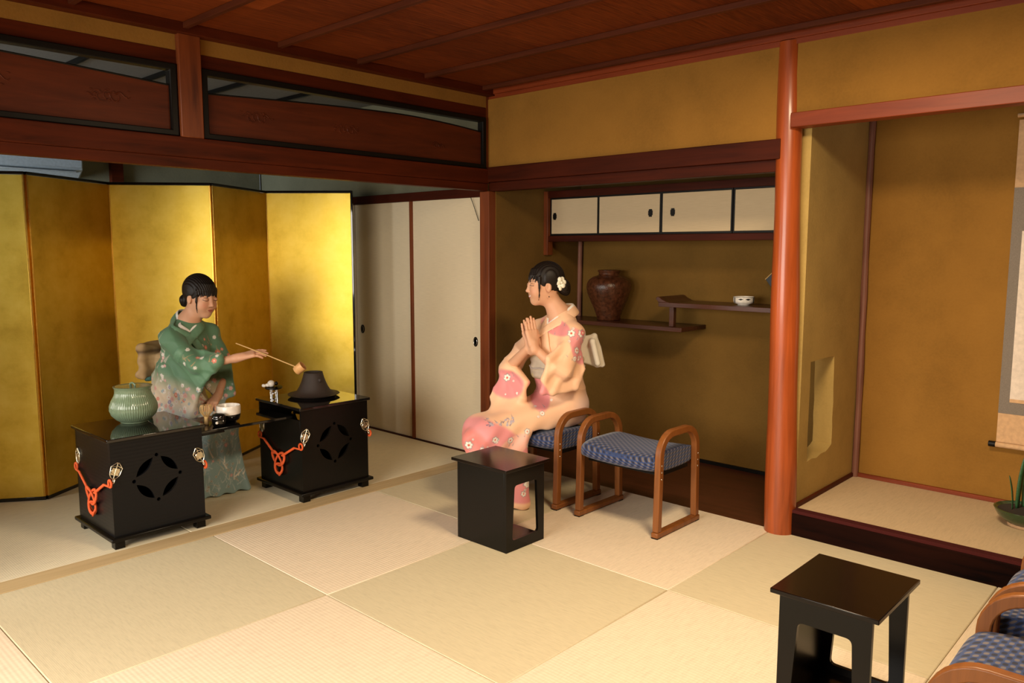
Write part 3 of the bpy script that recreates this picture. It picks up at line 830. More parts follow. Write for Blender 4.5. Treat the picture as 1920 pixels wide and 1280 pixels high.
def tea_cabinet(name, label, x0, x1, y0, y1, ztop, front_mat, notch):
    cx, cy = (x0 + x1) / 2, (y0 + y1) / 2
    t = thing(name, label, 'tea cabinet', (cx, cy, 0))
    X0, X1, Y0, Y1 = x0 - cx, x1 - cx, y0 - cy, y1 - cy
    th = 0.014
    holes = []
    hy, hz = (Y0 + Y1) / 2 - 0.008, 0.301
    for k in range(4):
        a = PI / 4 + k * PI / 2
        holes.append(leaf_poly((hy + 0.082 * math.cos(a), hz + 0.082 * math.sin(a)), a + PI / 2, 0.056, 0.019))
        a2 = k * PI / 2
        holes.append(circ((hy + 0.108 * math.cos(a2), hz + 0.108 * math.sin(a2)), 0.009))
    zb = 0.058
    zt = ztop - 0.016
    MB().prism([(Y0, zb), (Y1, zb), (Y1, zt), (Y0, zt)], X1 - th, X1, 'x', holes).build('front_panel', front_mat, t, bevel=0, smooth=20)
    MB().prism([(Y0, zb), (Y1, zb), (Y1, zt), (Y0, zt)], X0, X0 + th, 'x', holes).build('back_panel', M['satin'], t, bevel=0, smooth=20)
    zs_ = zt - (0.056 if notch else 0)
    box(X0 + th, X1 - th, Y0, Y0 + th, zb, zs_).build('side_panel', M['satin'] if notch else front_mat, t, bevel=0.001)
    box(X0 + th, X1 - th, Y1 - th, Y1, zb, zt if notch else zt - 0.052).build('side_panel', M['satin'], t, bevel=0.001)
    box(X0 - 0.02, X1 + 0.022, Y0 - 0.02, Y1 + 0.02, 0.040, 0.058).build('base', M['satin'], t, bevel=0.004)
    box(X0 - 0.012, X1 + 0.012, Y0 - 0.014, Y1 + 0.014, zt, ztop).build('top', M['lacquer'], t, bevel=0.003)
    if notch:
        box(X0 - 0.010, X0 + 0.16, Y0 - 0.035, Y0 + 0.03, zt - 0.070, zt - 0.054).build('shelf_bracket', M['satin'], t, bevel=0.002)
    for sx in (X0 + 0.0, X1 - 0.045):
        for sy in (Y0 + 0.0, Y1 - 0.045):
            box(sx, sx + 0.045, sy, sy + 0.045, 0.0, 0.041).build('foot', M['satin'], t, bevel=0.002)
    # cords at both sides
    for s in (-1, 1):
        yy = (Y0 if s < 0 else Y1) + s * 0.010
        zf = 0.345
        xa, xb = X0 + 0.015, X1 + 0.002
        cd = MB()
        kx, kz = (xa + xb) / 2 - 0.01, 0.212
        for off in (-0.0042, 0.0042):
            cd.tube([(xb + off - 0.004, yy, zf - 0.044), (xb - 0.055 + off, yy + s * 0.004, (zf + kz) / 2 + 0.022), (kx + 0.040 + off, yy + s * 0.004, kz + 0.022)], 0.0052, 8)
            cd.tube([(xa + off + 0.004, yy, zf - 0.044), (xa + 0.055 + off, yy + s * 0.004, (zf + kz) / 2 + 0.022), (kx - 0.040 + off, yy + s * 0.004, kz + 0.022)], 0.0052, 8)
        c = cd.build('cord', M['cord'], t, smooth=80)
        kn = MB()
        for q in (0, 0.0075):
            kn.tube([(p[0], yy + s * 0.004 + p[1] * 0.8, p[2]) for p in knot_path(kx, kz - 0.014, 0.076 - q)], 0.0052, 8, closed=True)
        kn.tube([(kx + 0.030 * math.sin(a), yy + s * 0.002 + 0.007 * math.sin(2 * a), kz - 0.062 + 0.034 * math.cos(a)) for a in np.linspace(0, 2 * PI, 24)[:-1]], 0.0052, 8, closed=True)
        kn.build('knot', M['cord'], c, smooth=80)
        for xx in (xa, xb):
            rg = MB()
            rg.tube([(xx + 0.017 * math.sin(a), yy - s * 0.002, zf - 0.030 + 0.017 * math.cos(a)) for a in np.linspace(0, 2 * PI, 18)[:-1]], 0.0050, 8, closed=True)
            rg.build('loop', M['cord'], c, smooth=80)
        f1 = fitting(t, Matrix.Translation((X1 + 0.003, yy - s * 0.028, zf + 0.018)) @ Matrix.Rotation(s * 0.35, 4, 'X'))
        f2 = fitting(t, Matrix.Translation((X0 + 0.03, yy - s * 0.0075, zf + 0.018)) @ Matrix.Rotation(PI / 2 * -s, 4, 'Z'))
    return t


tea_cabinet('tea_cabinet', 'black lacquer tea cabinet with leaf cut-outs and orange cords, carrying the green jar', -0.575, -0.135, -2.335, -1.905, 0.518, M['ribbed'], False)
tea_cabinet('tea_cabinet', 'black lacquer tea cabinet carrying the iron kettle, with orange knotted cords', -0.535, -0.095, -1.375, -0.940, 0.525, M['satin'], True)
br_ = thing('bridge_board', 'glossy black board bridging the two lacquer tea cabinets', 'board', (-0.34, -1.63, 0.46))
box(-0.16, 0.17, -0.272, 0.250, 0.0, 0.014).build('board', M['lacquer'], br_, bevel=0.002)
box(0.150, 0.172, -0.270, -0.14, -0.010, 0.0).build('lip', M['satin'], br_, bevel=0.002)
ZS = 0.4745

# --- things on the cabinets
jr = thing('water_jar', 'pale green ribbed ceramic water jar with lid on the left lacquer cabinet', 'jar', (-0.435, -2.105, 0.5185))
prof = [(0.0, 0.0), (0.062, 0.0), (0.065, 0.006), (0.082, 0.018), (0.102, 0.040), (0.110, 0.064), (0.109, 0.086), (0.100, 0.110), (0.088, 0.132), (0.082, 0.150), (0.083, 0.166), (0.090, 0.180)]
pp = []
for i in range(len(prof) - 1):
    for u in (0, 0.5): pp.append(tuple(prof[i][k] * (1 - u) + prof[i + 1][k] * u for k in (0, 1)))
pp.append(prof[-1])
MB().lathe(pp, seg=360, rfun=lambda r, z, a: r * (1 + (0.008 if 0.01 < z < 0.165 else 0.0) * math.cos(60 * a)) if r > 0 else 0).build('body', M['celadon'], jr, smooth=80)
MB().lathe([(0.090, 0.180), (0.084, 0.182), (0.078, 0.180), (0.0, 0.188)], seg=60, cap=False).build('lid', M['celadon'], jr, smooth=50)
MB().tube([(0.020 * math.cos(a), 0.004 * math.cos(a), 0.184 + 0.011 * math.sin(a)) for a in np.linspace(0, PI, 12)], 0.005, 8).build('lid_handle', M['celadon'], jr, smooth=80)

kt = thing('iron_kettle', 'dark iron tea kettle, flaring wide to a rim, on the right lacquer cabinet', 'kettle', (-0.355, -1.125, 0.5255))
MB().lathe([(0.0, 0.0), (0.105, 0.0), (0.118, 0.006), (0.125, 0.016), (0.110, 0.022), (0.095, 0.034), (0.082, 0.055), (0.070, 0.082), (0.061, 0.108), (0.056, 0.128), (0.053, 0.138), (0.055, 0.140), (0.050, 0.141), (0.048, 0.12), (0.0, 0.10)],
           seg=56, cap=False).build('body', M['iron'], kt, smooth=60)
MB().lathe([(0.118, 0.008), (0.142, 0.011), (0.147, 0.015), (0.142, 0.016), (0.116, 0.014)], seg=56, cap=False, rfun=lambda r, z, a: r * (1 + 0.008 * math.sin(9 * a))).build('flange', M['iron'], kt, smooth=60)
for s in (-1, 1):
    MB().ball((s * 0.066, 0.0, 0.098), (0.010, 0.012, 0.014), 10, 8).build('lug', M['iron'], kt, smooth=80)

ls = thing('lid_rest', 'small openwork silvery lid rest on the left rear of the kettle cabinet', 'lid rest', (-0.512, -1.290, 0.5255))
q = MB()
for s in range(4):
    a = s * PI / 2 + 0.5
    q.tube([(0.021 * math.cos(a), 0.021 * math.sin(a), 0.0), (0.022 * math.cos(a), 0.022 * math.sin(a), 0.020), (0.020 * math.cos(a), 0.020 * math.sin(a), 0.042)], 0.0055, 8)
q.tube([(0.021 * math.cos(a), 0.021 * math.sin(a), 0.042) for a in np.linspace(0, 2 * PI, 20)[:-1]], 0.004, 6, closed=True)
q.tube([(0.021 * math.cos(a), 0.021 * math.sin(a), 0.018) for a in np.linspace(0, 2 * PI, 20)[:-1]], 0.003, 6, closed=True)
q.build('ring_stand', M['chrome'], ls, smooth=60)
ld = thing('kettle_lid', 'small black kettle lid with a white and black ceramic knob, on the lid rest', 'lid', (-0.512, -1.290, 0.572))
ld.rotation_euler = (0.10, 0.06, 0.4)
MB().lathe([(0, 0.0), (0.040, 0.0), (0.050, 0.004), (0.049, 0.008), (0.02, 0.012), (0, 0.012)], seg=36, cap=False).build('disc', M['satin'], ld, smooth=50)
kn = MB().ball((-0.008, -0.012, 0.030), (0.021, 0.021, 0.020)).ball((-0.040, -0.036, 0.020), (0.014, 0.010, 0.010)).ball((-0.024, -0.024, 0.022), (0.016, 0.012, 0.010))
k_ = kn.build('knob', M['white'], ld, smooth=80)
MB().ball((0.012, 0.010, 0.028), (0.010, 0.010, 0.012)).build('dark_patch', M['satin'], k_, smooth=80)

wh = thing('tea_whisk', 'bamboo tea whisk standing on its handle on the bridging board', 'whisk', (-0.300, -1.800, ZS))
MB().lathe([(0, 0), (0.011, 0), (0.0115, 0.004), (0.0105, 0.035), (0.012, 0.042), (0, 0.042)], seg=20).build('handle', M['bamboo'], wh, smooth=50)
ti = MB()
for k in range(44):
    a = 2 * PI * k / 44; rr_ = 1 if k % 2 else 0.6
    ti.tube([((0.010 + 0.021 * math.sin(u * 2.35) * rr_) * math.cos(a), (0.010 + 0.021 * math.sin(u * 2.35) * rr_) * math.sin(a), 0.040 + 0.062 * u) for u in np.linspace(0, 1, 7)], 0.0009, 4)
ti.build('tines', M['bamboo'], wh, smooth=0)
tb = thing('tea_bowl', 'white and black tea bowl on the bridging board behind the small caddy', 'bowl', (-0.282, -1.688, ZS))
MB().lathe([(0, 0), (0.034, 0), (0.036, 0.006), (0.052, 0.012), (0.058, 0.025), (0.060, 0.047)], seg=44, cap=False).build('lower_body', M['lacquer'], tb, smooth=60, label='glossy black lower half')
MB().lathe([(0.0601, 0.044), (0.061, 0.060), (0.0605, 0.084), (0.058, 0.088), (0.055, 0.084), (0.053, 0.03), (0.03, 0.014), (0, 0.012)], seg=44, cap=False, rfun=lambda r, z, a: r).build('upper_body', M['white'], tb, smooth=60, label='cream white upper half')
nt_ = thing('tea_caddy', 'small glossy black tea caddy with white dots in front of the tea bowl', 'tea caddy', (-0.222, -1.772, ZS))
MB().lathe([(0, 0), (0.025, 0), (0.030, 0.004), (0.034, 0.020), (0.035, 0.040), (0.034, 0.043)], seg=36, cap=False).build('body', M['lacquer'], nt_, smooth=50)
MB().lathe([(0.0352, 0.043), (0.0355, 0.052), (0.031, 0.061), (0.018, 0.065), (0, 0.066)], seg=36, cap=False).build('lid', M['lacquer'], nt_, smooth=50)
for an, z_, r_ in ((-0.75, 0.022, 0.0075), (-1.4, 0.045, 0.003), (0.2, 0.03, 0.003), (-0.3, 0.05, 0.0025)):
    MB().ball((0.034 * math.cos(an), 0.034 * math.sin(an), z_), (r_, r_, r_), 10, 8).build('dot', M['white'], nt_, smooth=80)

# ------------------------------------------------------------------ lacquer side tables
def side_table():
    t = thing('side_table', '', 'side table')
    H = 0.392; W = 0.130; D = 0.160            # half sizes of the body
    op = [(-0.085, 0.058), (0.088, 0.058)] + [(0.075, 0.310 - 0.0)] + [(-0.060, 0.315)]
    # rounded trapezoid opening
    def rnd(poly, r=0.018, n=5):
        out = []
        m = len(poly)
        for i in range(m):
            p0 = Vector(poly[i - 1]); p = Vector(poly[i]); p1 = Vector(poly[(i + 1) % m])
            a = p + (p0 - p).normalized() * r; b = p + (p1 - p).normalized() * r
            for k in range(n + 1):
                u = k / n; out.append(tuple(a * (1 - u) ** 2 + p * 2 * u * (1 - u) + b * u * u))
        return out
    op = rnd([(-0.090, 0.050), (0.090, 0.050), (0.078, 0.305), (-0.074, 0.305)])
    for x0, x1 in ((-D, -D + 0.014), (D - 0.014, D)):
        MB().prism([(-W, 0), (W, 0), (W, H - 0.014), (-W, H - 0.014)], x0, x1, 'x', [op]).build('frame_panel', M['satin'], t, smooth=20)
    box(-D + 0.014, D - 0.014, -W, -W + 0.014, 0, H - 0.014).build('side_panel', M['satin'], t, bevel=0.001)
    box(-D + 0.014, D - 0.014, -W + 0.014, W, 0.012, 0.026).build('bottom_board', M['tabletop'], t, bevel=0.001)
    box(-D - 0.020, D + 0.020, -W - 0.022, W + 0.022, H - 0.014, H).build('top', M['tabletop'], t, bevel=0.002)
    return t


st = side_table()
st.location = (1.041, -1.012, 0)
tag(st, 'black lacquer side table in front of the woman in pink', 'side table', 'black side tables')
st2 = copy_tree(st)
st2.location = (2.765, -1.335, 0); st2.rotation_euler = (0, 0, PI / 2 * -1 + 0.0)
st2['label'] = 'black lacquer side table at the lower right, near the step of the tokonoma'

# ------------------------------------------------------------------ arm stools
def arm_stool():
    t = thing('arm_stool', '', 'stool')
    W = 0.235; D = 0.193; HA = 0.512
    for s in (-1, 1):
        # bent arch, flat section
        path = []
        dr = 0.018
        r = 0.105
        for z in np.linspace(0.030, HA - r - 0.017, 5): path.append((-D + dr + 0.010 * (z / 0.4), z))
        xl = path[-1][0]
        c = (xl + r, HA - r - 0.017)
        for a in np.linspace(PI, PI / 2, 9)[1:]: path.append((c[0] + r * math.cos(a), c[1] + r * math.sin(a)))
        mir = [(-p[0], p[1]) for p in path[::-1]]
        full = path + mir
        hw = 0.016; ht = 0.017
        mb = MB(); vs_ = []; n = len(full)
        for i, p in enumerate(full):
            a = Vector(full[max(0, i - 1)]); b = Vector(full[min(n - 1, i + 1)])
            tv = (b - a).normalized(); nn = Vector((-tv.y, tv.x))
            for (u, v) in ((-hw, -ht), (hw, -ht), (hw, ht), (-hw, ht)):
                vs_.append((s * W + u, p[0] + nn.x * v, p[1] + nn.y * v))
        f_ = [(i * 4 + k, i * 4 + (k + 1) % 4, (i + 1) * 4 + (k + 1) % 4, (i + 1) * 4 + k) for i in range(n - 1) for k in range(4)]
        f_ += [(3, 2, 1, 0), tuple((n - 1) * 4 + k for k in range(4))]
        mb.add(vs_, f_)
        ar = mb.build('arch_frame', M['stoolwood'], t, bevel=0.004, smooth=40)
        box(s * W - 0.019, s * W + 0.019, -D - 0.004, D + 0.004, 0.004, 0.030).build('runner', M['stoolwood'], t, bevel=0.005)
        box(s * W - 0.017, s * W + 0.017, -D - 0.003, -D + 0.035, 0, 0.005).build('foot_pad', M['blackwood'], t, bevel=0.001)
        box(s * W - 0.017, s * W + 0.017, D - 0.035, D + 0.003, 0, 0.005).build('foot_pad', M['blackwood'], t, bevel=0.001)
        for yy in (-D + 0.026, D - 0.026):
            for zz in (0.355, 0.322, 0.289):
                MB().ball((s * (W + 0.0155), yy, zz), (0.003, 0.0045, 0.0045), 8, 6).build('screw_head', M['chrome'], ar, smooth=60)
    # cushion: domed, rounded
    nx, ny = 22, 22; cw, cd = W - 0.018, D + 0.004
    vs_, fs_ = [], []
    bm_ = bmesh.new()
    bmesh.ops.create_cube(bm_, size=1.0)
    bmesh.ops.subdivide_edges(bm_, edges=bm_.edges, cuts=14, use_grid_fill=True)
    for v in bm_.verts:
        x, y, z = v.co * 2
        # superellipse rounding in the y-z section, slight in x
        ry = math.copysign(min(1, abs(y)), y); rz = z
        m_ = max(abs(ry), abs(rz), 1e-6)
        l = (abs(ry) ** 3.0 + abs(rz) ** 3.0) ** (1 / 3.0)
        k_ = m_ / l if l > 0 else 1
        ry *= k_; rz *= k_
        e = 1 - 0.05 * abs(x) ** 8
        zz = rz * 0.047 * (1 + 0.0 * x)
        dome = 0.014 * (1 - x * x) * 0 + 0.012 * (abs(x) ** 2)
        v.co = Vector((x * cw, ry * cd * e, 0.345 + zz * e + dome * (1 if rz > 0 else 0.6)))
    me = bpy.data.meshes.new('cushion'); bm_.to_mesh(me); bm_.free()
    me.materials.append(M['fabric']); me.polygons.foreach_set('use_smooth', [True] * len(me.polygons))
    o = bpy.data.objects.new('cushion', me); COL.objects.link(o); o.parent = t
    box(-W + 0.016, W - 0.016, -D + 0.07, D - 0.07, 0.288, 0.306).build('seat_base', M['blackwood'], t, bevel=0.002)
    return t


a1 = arm_stool(); a1.location = (0.735, -0.335, 0)
tag(a1, 'arm stool on which the woman in pink sits', 'stool', 'bentwood arm stools')
specs = [((1.355, -0.332, 0), 0.0, 'empty bentwood arm stool with navy check seat, right beside the woman in pink'),
         ((3.295, -1.600, 0), PI / 2 * -1, 'bentwood arm stool with bright blue check seat cut off by the bottom right corner'),
         ((3.295, -1.043, 0), PI / 2 * -1, 'bentwood arm stool at the right edge, partly hidden behind the nearest one')]
for loc, rz, lb in specs:
    c = copy_tree(a1); c.location = loc; c.rotation_euler = (0, 0, rz); c['label'] = lb
# ------------------------------------------------------------------ people: surfaces grown from distance fields
class SDF:
    def __init__(s): s.ops = []
    def cap(s, a, b, ra, rb=None, k=0.02, sub=False, sc=None):
        s.ops.append(('cap', np.array(a, float), np.array(b, float), ra, ra if rb is None else rb, k, sub)); return s
    def ell(s, c, r, k=0.02, R=None, sub=False):
        s.ops.append(('ell', np.array(c, float), np.array(r, float), None if R is None else np.array(R, float), None, k, sub)); return s
    def tri(s, a, b, c, r, k=0.02):
        s.ops.append(('tri', np.array(a, float), np.array(b, float), np.array(c, float), r, k, False)); return s
    def poly(s, pts, r, k=0.02):
        for i in range(1, len(pts) - 1): s.tri(pts[0], pts[i], pts[i + 1], r, k)
        return s
    def box(s, c, r, k=0.01):
        """cut a box away"""
        s.ops.append(('box', np.array(c, float), np.array(r, float), None, None, k, True)); return s

    def half(s, n, d, k=0.004):
        """cut away the side n.p > d"""
        s.ops.append(('half', np.array(n, float), d, None, None, k, True)); return s

    def __call__(s, P):
        D = None
        for op in s.ops:
            t = op[0]
            if t == 'cap':
                a, b, ra, rb = op[1:5]
                ab = b - a; L = ab @ ab + 1e-12
                u = np.clip(((P - a) @ ab) / L, 0, 1)
                d = np.linalg.norm(P - a - u[:, None] * ab, axis=1) - (ra + (rb - ra) * u)
            elif t == 'ell':
                q = P - op[1]
                if op[3] is not None: q = q @ op[3]
                k0 = np.linalg.norm(q / op[2], axis=1); k1 = np.linalg.norm(q / (op[2] ** 2), axis=1)
                d = k0 * (k0 - 1) / np.maximum(k1, 1e-9)
            elif t == 'tri':
                a, b, c, r = op[1:5]
                ba, cb, ac = b - a, c - b, a - c
                pa, pb, pc = P - a, P - b, P - c
                n = np.cross(ba, ac)
                ins = (np.sign(pa @ np.cross(ba, n)) + np.sign(pb @ np.cross(cb, n)) + np.sign(pc @ np.cross(ac, n))) < 2.0
                def seg(p, e):
                    h = np.clip((p @ e) / (e @ e), 0, 1)
                    return ((p - h[:, None] * e) ** 2).sum(1)
                e2 = np.minimum(np.minimum(seg(pa, ba), seg(pb, cb)), seg(pc, ac))
                f2 = (pa @ n) ** 2 / (n @ n)
                d = np.sqrt(np.where(ins, e2, f2)) - r
            elif t == 'box':
                q = np.abs(P - op[1]) - op[2]
                d = np.linalg.norm(np.maximum(q, 0), axis=1) + np.minimum(q.max(1), 0)
            else:
                d = P @ op[1] - op[2]
            k, sub = op[5], op[6]
            if D is None: D = d; continue
            if sub:
                dd = d if t == 'half' else -d
                h = np.maximum(k - np.abs(D - dd), 0) / k
                D = np.maximum(D, dd) + h * h * k * 0.25
            else:
                h = np.maximum(k - np.abs(D - d), 0) / k
                D = np.minimum(D, d) - h * h * k * 0.25
        return D


def grow(f, lo, hi, h, disp=None):
    """surface nets on a sparse grid"""
    lo = np.array(lo, float); hi = np.array(hi, float)
    bs = 6
    nb = np.ceil((hi - lo) / (bs * h)).astype(int) + 1
    n = nb * bs + 1
    cen = np.stack(np.meshgrid(*[lo[i] + (np.arange(nb[i]) * bs + bs / 2) * h for i in range(3)], indexing='ij'), -1).reshape(-1, 3)
    dc = f(cen)
    F = np.repeat(np.repeat(np.repeat(np.sign(dc).reshape(nb).astype(np.float32), bs, 0), bs, 1), bs, 2)
    Dn = np.ones(n, np.float32); Dn[:-1, :-1, :-1] = F
    act = np.abs(dc) < bs * h * 1.35 + 0.006
    ai = np.stack(np.unravel_index(np.nonzero(act)[0], nb), -1) * bs
    loc = np.stack(np.meshgrid(*[np.arange(bs + 1)] * 3, indexing='ij'), -1).reshape(-1, 3)
    for c0 in range(0, len(ai), 1500):
        ids = (ai[c0:c0 + 1500, None, :] + loc[None]).reshape(-1, 3)
        P = lo + ids * h
        d = f(P)
        if disp is not None: d = d + disp(P)
        Dn[ids[:, 0], ids[:, 1], ids[:, 2]] = d
    S = Dn < 0
    c = [S[i:n[0] - 1 + i, j:n[1] - 1 + j, k:n[2] - 1 + k] for i in (0, 1) for j in (0, 1) for k in (0, 1)]
    an = c[0].copy(); al = c[0].copy()
    for q in c[1:]: an |= q; al &= q
    cells = np.argwhere(an & ~al)
    cs = [(0, 0, 0), (0, 0, 1), (0, 1, 0), (0, 1, 1), (1, 0, 0), (1, 0, 1), (1, 1, 0), (1, 1, 1)]
    V = np.zeros((len(cells), 3)); W_ = np.zeros(len(cells))
    for a in range(8):
        for b in range(a + 1, 8):
            if sum(abs(cs[a][q] - cs[b][q]) for q in range(3)) != 1: continue
            ca = cells + cs[a]; cbb = cells + cs[b]
            da = Dn[ca[:, 0], ca[:, 1], ca[:, 2]].astype(float); db = Dn[cbb[:, 0], cbb[:, 1], cbb[:, 2]].astype(float)
            m = (da < 0) != (db < 0)
            t = np.where(m, da / np.where(np.abs(da - db) < 1e-12, 1, da - db), 0)
            V += np.where(m[:, None], ca + t[:, None] * (cbb - ca), 0); W_ += m
    V = lo + V / W_[:, None] * h
    idx = -np.ones(n, np.int32); idx[cells[:, 0], cells[:, 1], cells[:, 2]] = np.arange(len(cells))
    Q = []
    for ax in range(3):
        u, v = [(1, 2), (2, 0), (0, 1)][ax]
        sl0 = [slice(None)] * 3; sl1 = [slice(None)] * 3
        sl0[ax] = slice(0, n[ax] - 1); sl1[ax] = slice(1, n[ax])
        A = S[tuple(sl0)]; B = S[tuple(sl1)]
        e = np.argwhere(A != B)
        e = e[(e[:, u] > 0) & (e[:, v] > 0)]
        du = np.zeros(3, int); du[u] = 1; dv = np.zeros(3, int); dv[v] = 1
        g = lambda q: idx[q[:, 0], q[:, 1], q[:, 2]]
        quad = np.stack([g(e), g(e - du), g(e - du - dv), g(e - dv)], 1)
        fl = A[e[:, 0], e[:, 1], e[:, 2]]
        quad[fl] = quad[fl][:, ::-1]
        Q.append(quad)
    Q = np.concatenate(Q); Q = Q[(Q >= 0).all(1)]
    return V, Q[:, ::-1]


def vnormals(V, Q):
    a = V[Q[:, 2]] - V[Q[:, 0]]; b = V[Q[:, 3]] - V[Q[:, 1]]
    fn_ = np.cross(a, b); nn = np.zeros_like(V)
    for k in range(4): np.add.at(nn, Q[:, k], fn_)
    return nn / (np.linalg.norm(nn, axis=1)[:, None] + 1e-12)


def mesh_obj(name, V, Q, mat, parent, cols=None, origin=None):
    me = bpy.data.meshes.new(name)
    if origin is not None: V = V - np.array(origin)
    me.vertices.add(len(V)); me.vertices.foreach_set('co', V.astype(np.float32).ravel())
    me.loops.add(len(Q) * 4); me.loops.foreach_set('vertex_index', Q.astype(np.int32).ravel())
    me.polygons.add(len(Q)); me.polygons.foreach_set('loop_start', np.arange(0, len(Q) * 4, 4, dtype=np.int32))
    me.polygons.foreach_set('use_smooth', np.ones(len(Q), bool))
    me.update(calc_edges=True); me.validate()
    if cols is not None:
        ca = me.color_attributes.new('Col', 'FLOAT_COLOR', 'POINT')
        ca.data.foreach_set('color', np.concatenate([cols, np.ones((len(cols), 1))], 1).astype(np.float32).ravel())
    me.materials.append(mat)
    o = bpy.data.objects.new(name, me); COL.objects.link(o); o.parent = parent
    return o


def sm(x, a, b):
    t = np.clip((x - a) / (b - a), 0, 1); return t * t * (3 - 2 * t)


def mixc(C, c, m):
    return C * (1 - m[:, None]) + np.array(c) * m[:, None]


def nzf(P, s, seed=0):
    r_ = np.random.default_rng(seed); o = np.zeros(len(P))
    for k in range(6):
        d = r_.normal(size=3); d /= np.linalg.norm(d)
        o += np.sin(P @ d * s * (1 + 0.35 * k) + r_.uniform(0, 6.28) + 1.5 * np.sin(P @ r_.normal(size=3) * s * 0.4))
    return o / 6


def flowers(C, V, Nn, idxs, rad, c1, c2, petals=5, r_=None, edge=None):
    r_ = r_ or np.random.default_rng(1)
    for i in idxs:
        R_ = rad * r_.uniform(0.75, 1.25)
        d = V - V[i]; m = (np.abs(d) < R_ * 1.3).all(1) & (Nn @ Nn[i] > 0.2)
        j = np.nonzero(m)[0]
        if len(j) < 5: continue
        n = Nn[i]; t1 = np.cross(n, [0.3, 0.2, 0.9]); t1 /= np.linalg.norm(t1); t2 = np.cross(n, t1)
        x = d[j] @ t1; y = d[j] @ t2; rr = np.hypot(x, y); an = np.arctan2(y, x) + r_.uniform(0, 6)
        lim = R_ * (0.72 + 0.28 * np.abs(np.cos(an * petals / 2)))
        a = np.clip((lim - rr) / 0.0035, 0, 1)
        if edge is not None: C[j] = mixc(C[j], edge, a * 0.9); a = np.clip((lim * 0.80 - rr) / 0.003, 0, 1)
        C[j] = mixc(C[j], c1, a)
        C[j] = mixc(C[j], c2, np.clip((R_ * 0.30 - rr) / 0.003, 0, 1))
    return C


def stems(C, V, Nn, idxs, length, width, col, r_, up=(0, 0, 1), bend=0.5):
    up = np.array(up, float)
    for i in idxs:
        L = length * r_.uniform(0.6, 1.3)
        d = V - V[i]; m = (np.abs(d) < L * 1.1).all(1) & (Nn @ Nn[i] > 0.1); j = np.nonzero(m)[0]
        if len(j) < 5: continue
        n = Nn[i]; t2 = up - n * (up @ n); t2 /= np.linalg.norm(t2) + 1e-9
        q = r_.uniform(-0.9, 0.9); t1 = np.cross(n, t2)
        a2 = t2 * math.cos(q) + t1 * math.sin(q); a1 = np.cross(n, a2)
        x = d[j] @ a1; y = d[j] @ a2
        cv = bend * r_.uniform(-1, 1) * y * y / L
        wd = width * np.clip(1 - y / L, 0, 1)
        mk = np.clip((wd - np.abs(x - cv)) / 0.003 + 0.4, 0, 1) * (y > 0) * (y < L)
        C[j] = mixc(C[j], col, mk)
    return C


def frame_of(fwd, roll=0.0):
    f = Vector(fwd).normalized(); r = f.cross(Vector((0, 0, 1))).normalized(); u = r.cross(f).normalized()
    if roll:
        r2 = r * math.cos(roll) + u * math.sin(roll); u = u * math.cos(roll) - r * math.sin(roll); r = r2
    return np.array([list(r), list(f), list(u)]).T      # columns right, forward, up


def head_sdf(S, c, R, neck, kn=0.02):
    L = lambda x, y, z: np.array(c) + R @ np.array([x, y, z])
    e = lambda p, r, k=0.02, sub=False, R2=None: S.ell(L(*p), r, k, R if R2 is None else R2, sub)
    e((0, -0.014, 0.032), (0.071, 0.090, 0.084), 0.02)
    e((0, 0.026, -0.028), (0.055, 0.059, 0.076), 0.035)
    e((0, 0.010, -0.055), (0.050, 0.055, 0.045), 0.03)
    e((0, 0.060, -0.088), (0.017, 0.016, 0.016), 0.035)          # chin
    for s in (-1, 1):
        e((s * 0.034, 0.058, -0.032), (0.022, 0.022, 0.026), 0.03)
        e((s * 0.031, 0.092, 0.008), (0.017, 0.010, 0.010), 0.014, True)
        e((s * 0.031, 0.0765, 0.004), (0.0155, 0.0125, 0.0115), 0.006)
        e((s * 0.072, -0.006, -0.010), (0.007, 0.016, 0.028), 0.006)
        e((s * 0.078, -0.001, -0.008), (0.004, 0.009, 0.017), 0.004, True)
    S.cap(L(0, 0.082, 0.014), L(0, 0.096, -0.024), 0.0060, 0.0072, 0.014)
    e((0, 0.0975, -0.027), (0.0078, 0.0080, 0.0070), 0.008)
    for s in (-1, 1): e((s * 0.0090, 0.0895, -0.031), (0.0058, 0.0068, 0.0055), 0.006)
    e((0, 0.0825, -0.0530), (0.019, 0.0065, 0.0050), 0.008)
    e((0, 0.0815, -0.0615), (0.016, 0.0070, 0.0055), 0.006)
    S.cap(L(0, 0.083, -0.0572), L(0, 0.095, -0.0572), 0.0012, 0.001, 0.003, sub=True)
    S.cap(L(0, -0.018, -0.045), neck, 0.046, 0.050, 0.03)
    return L


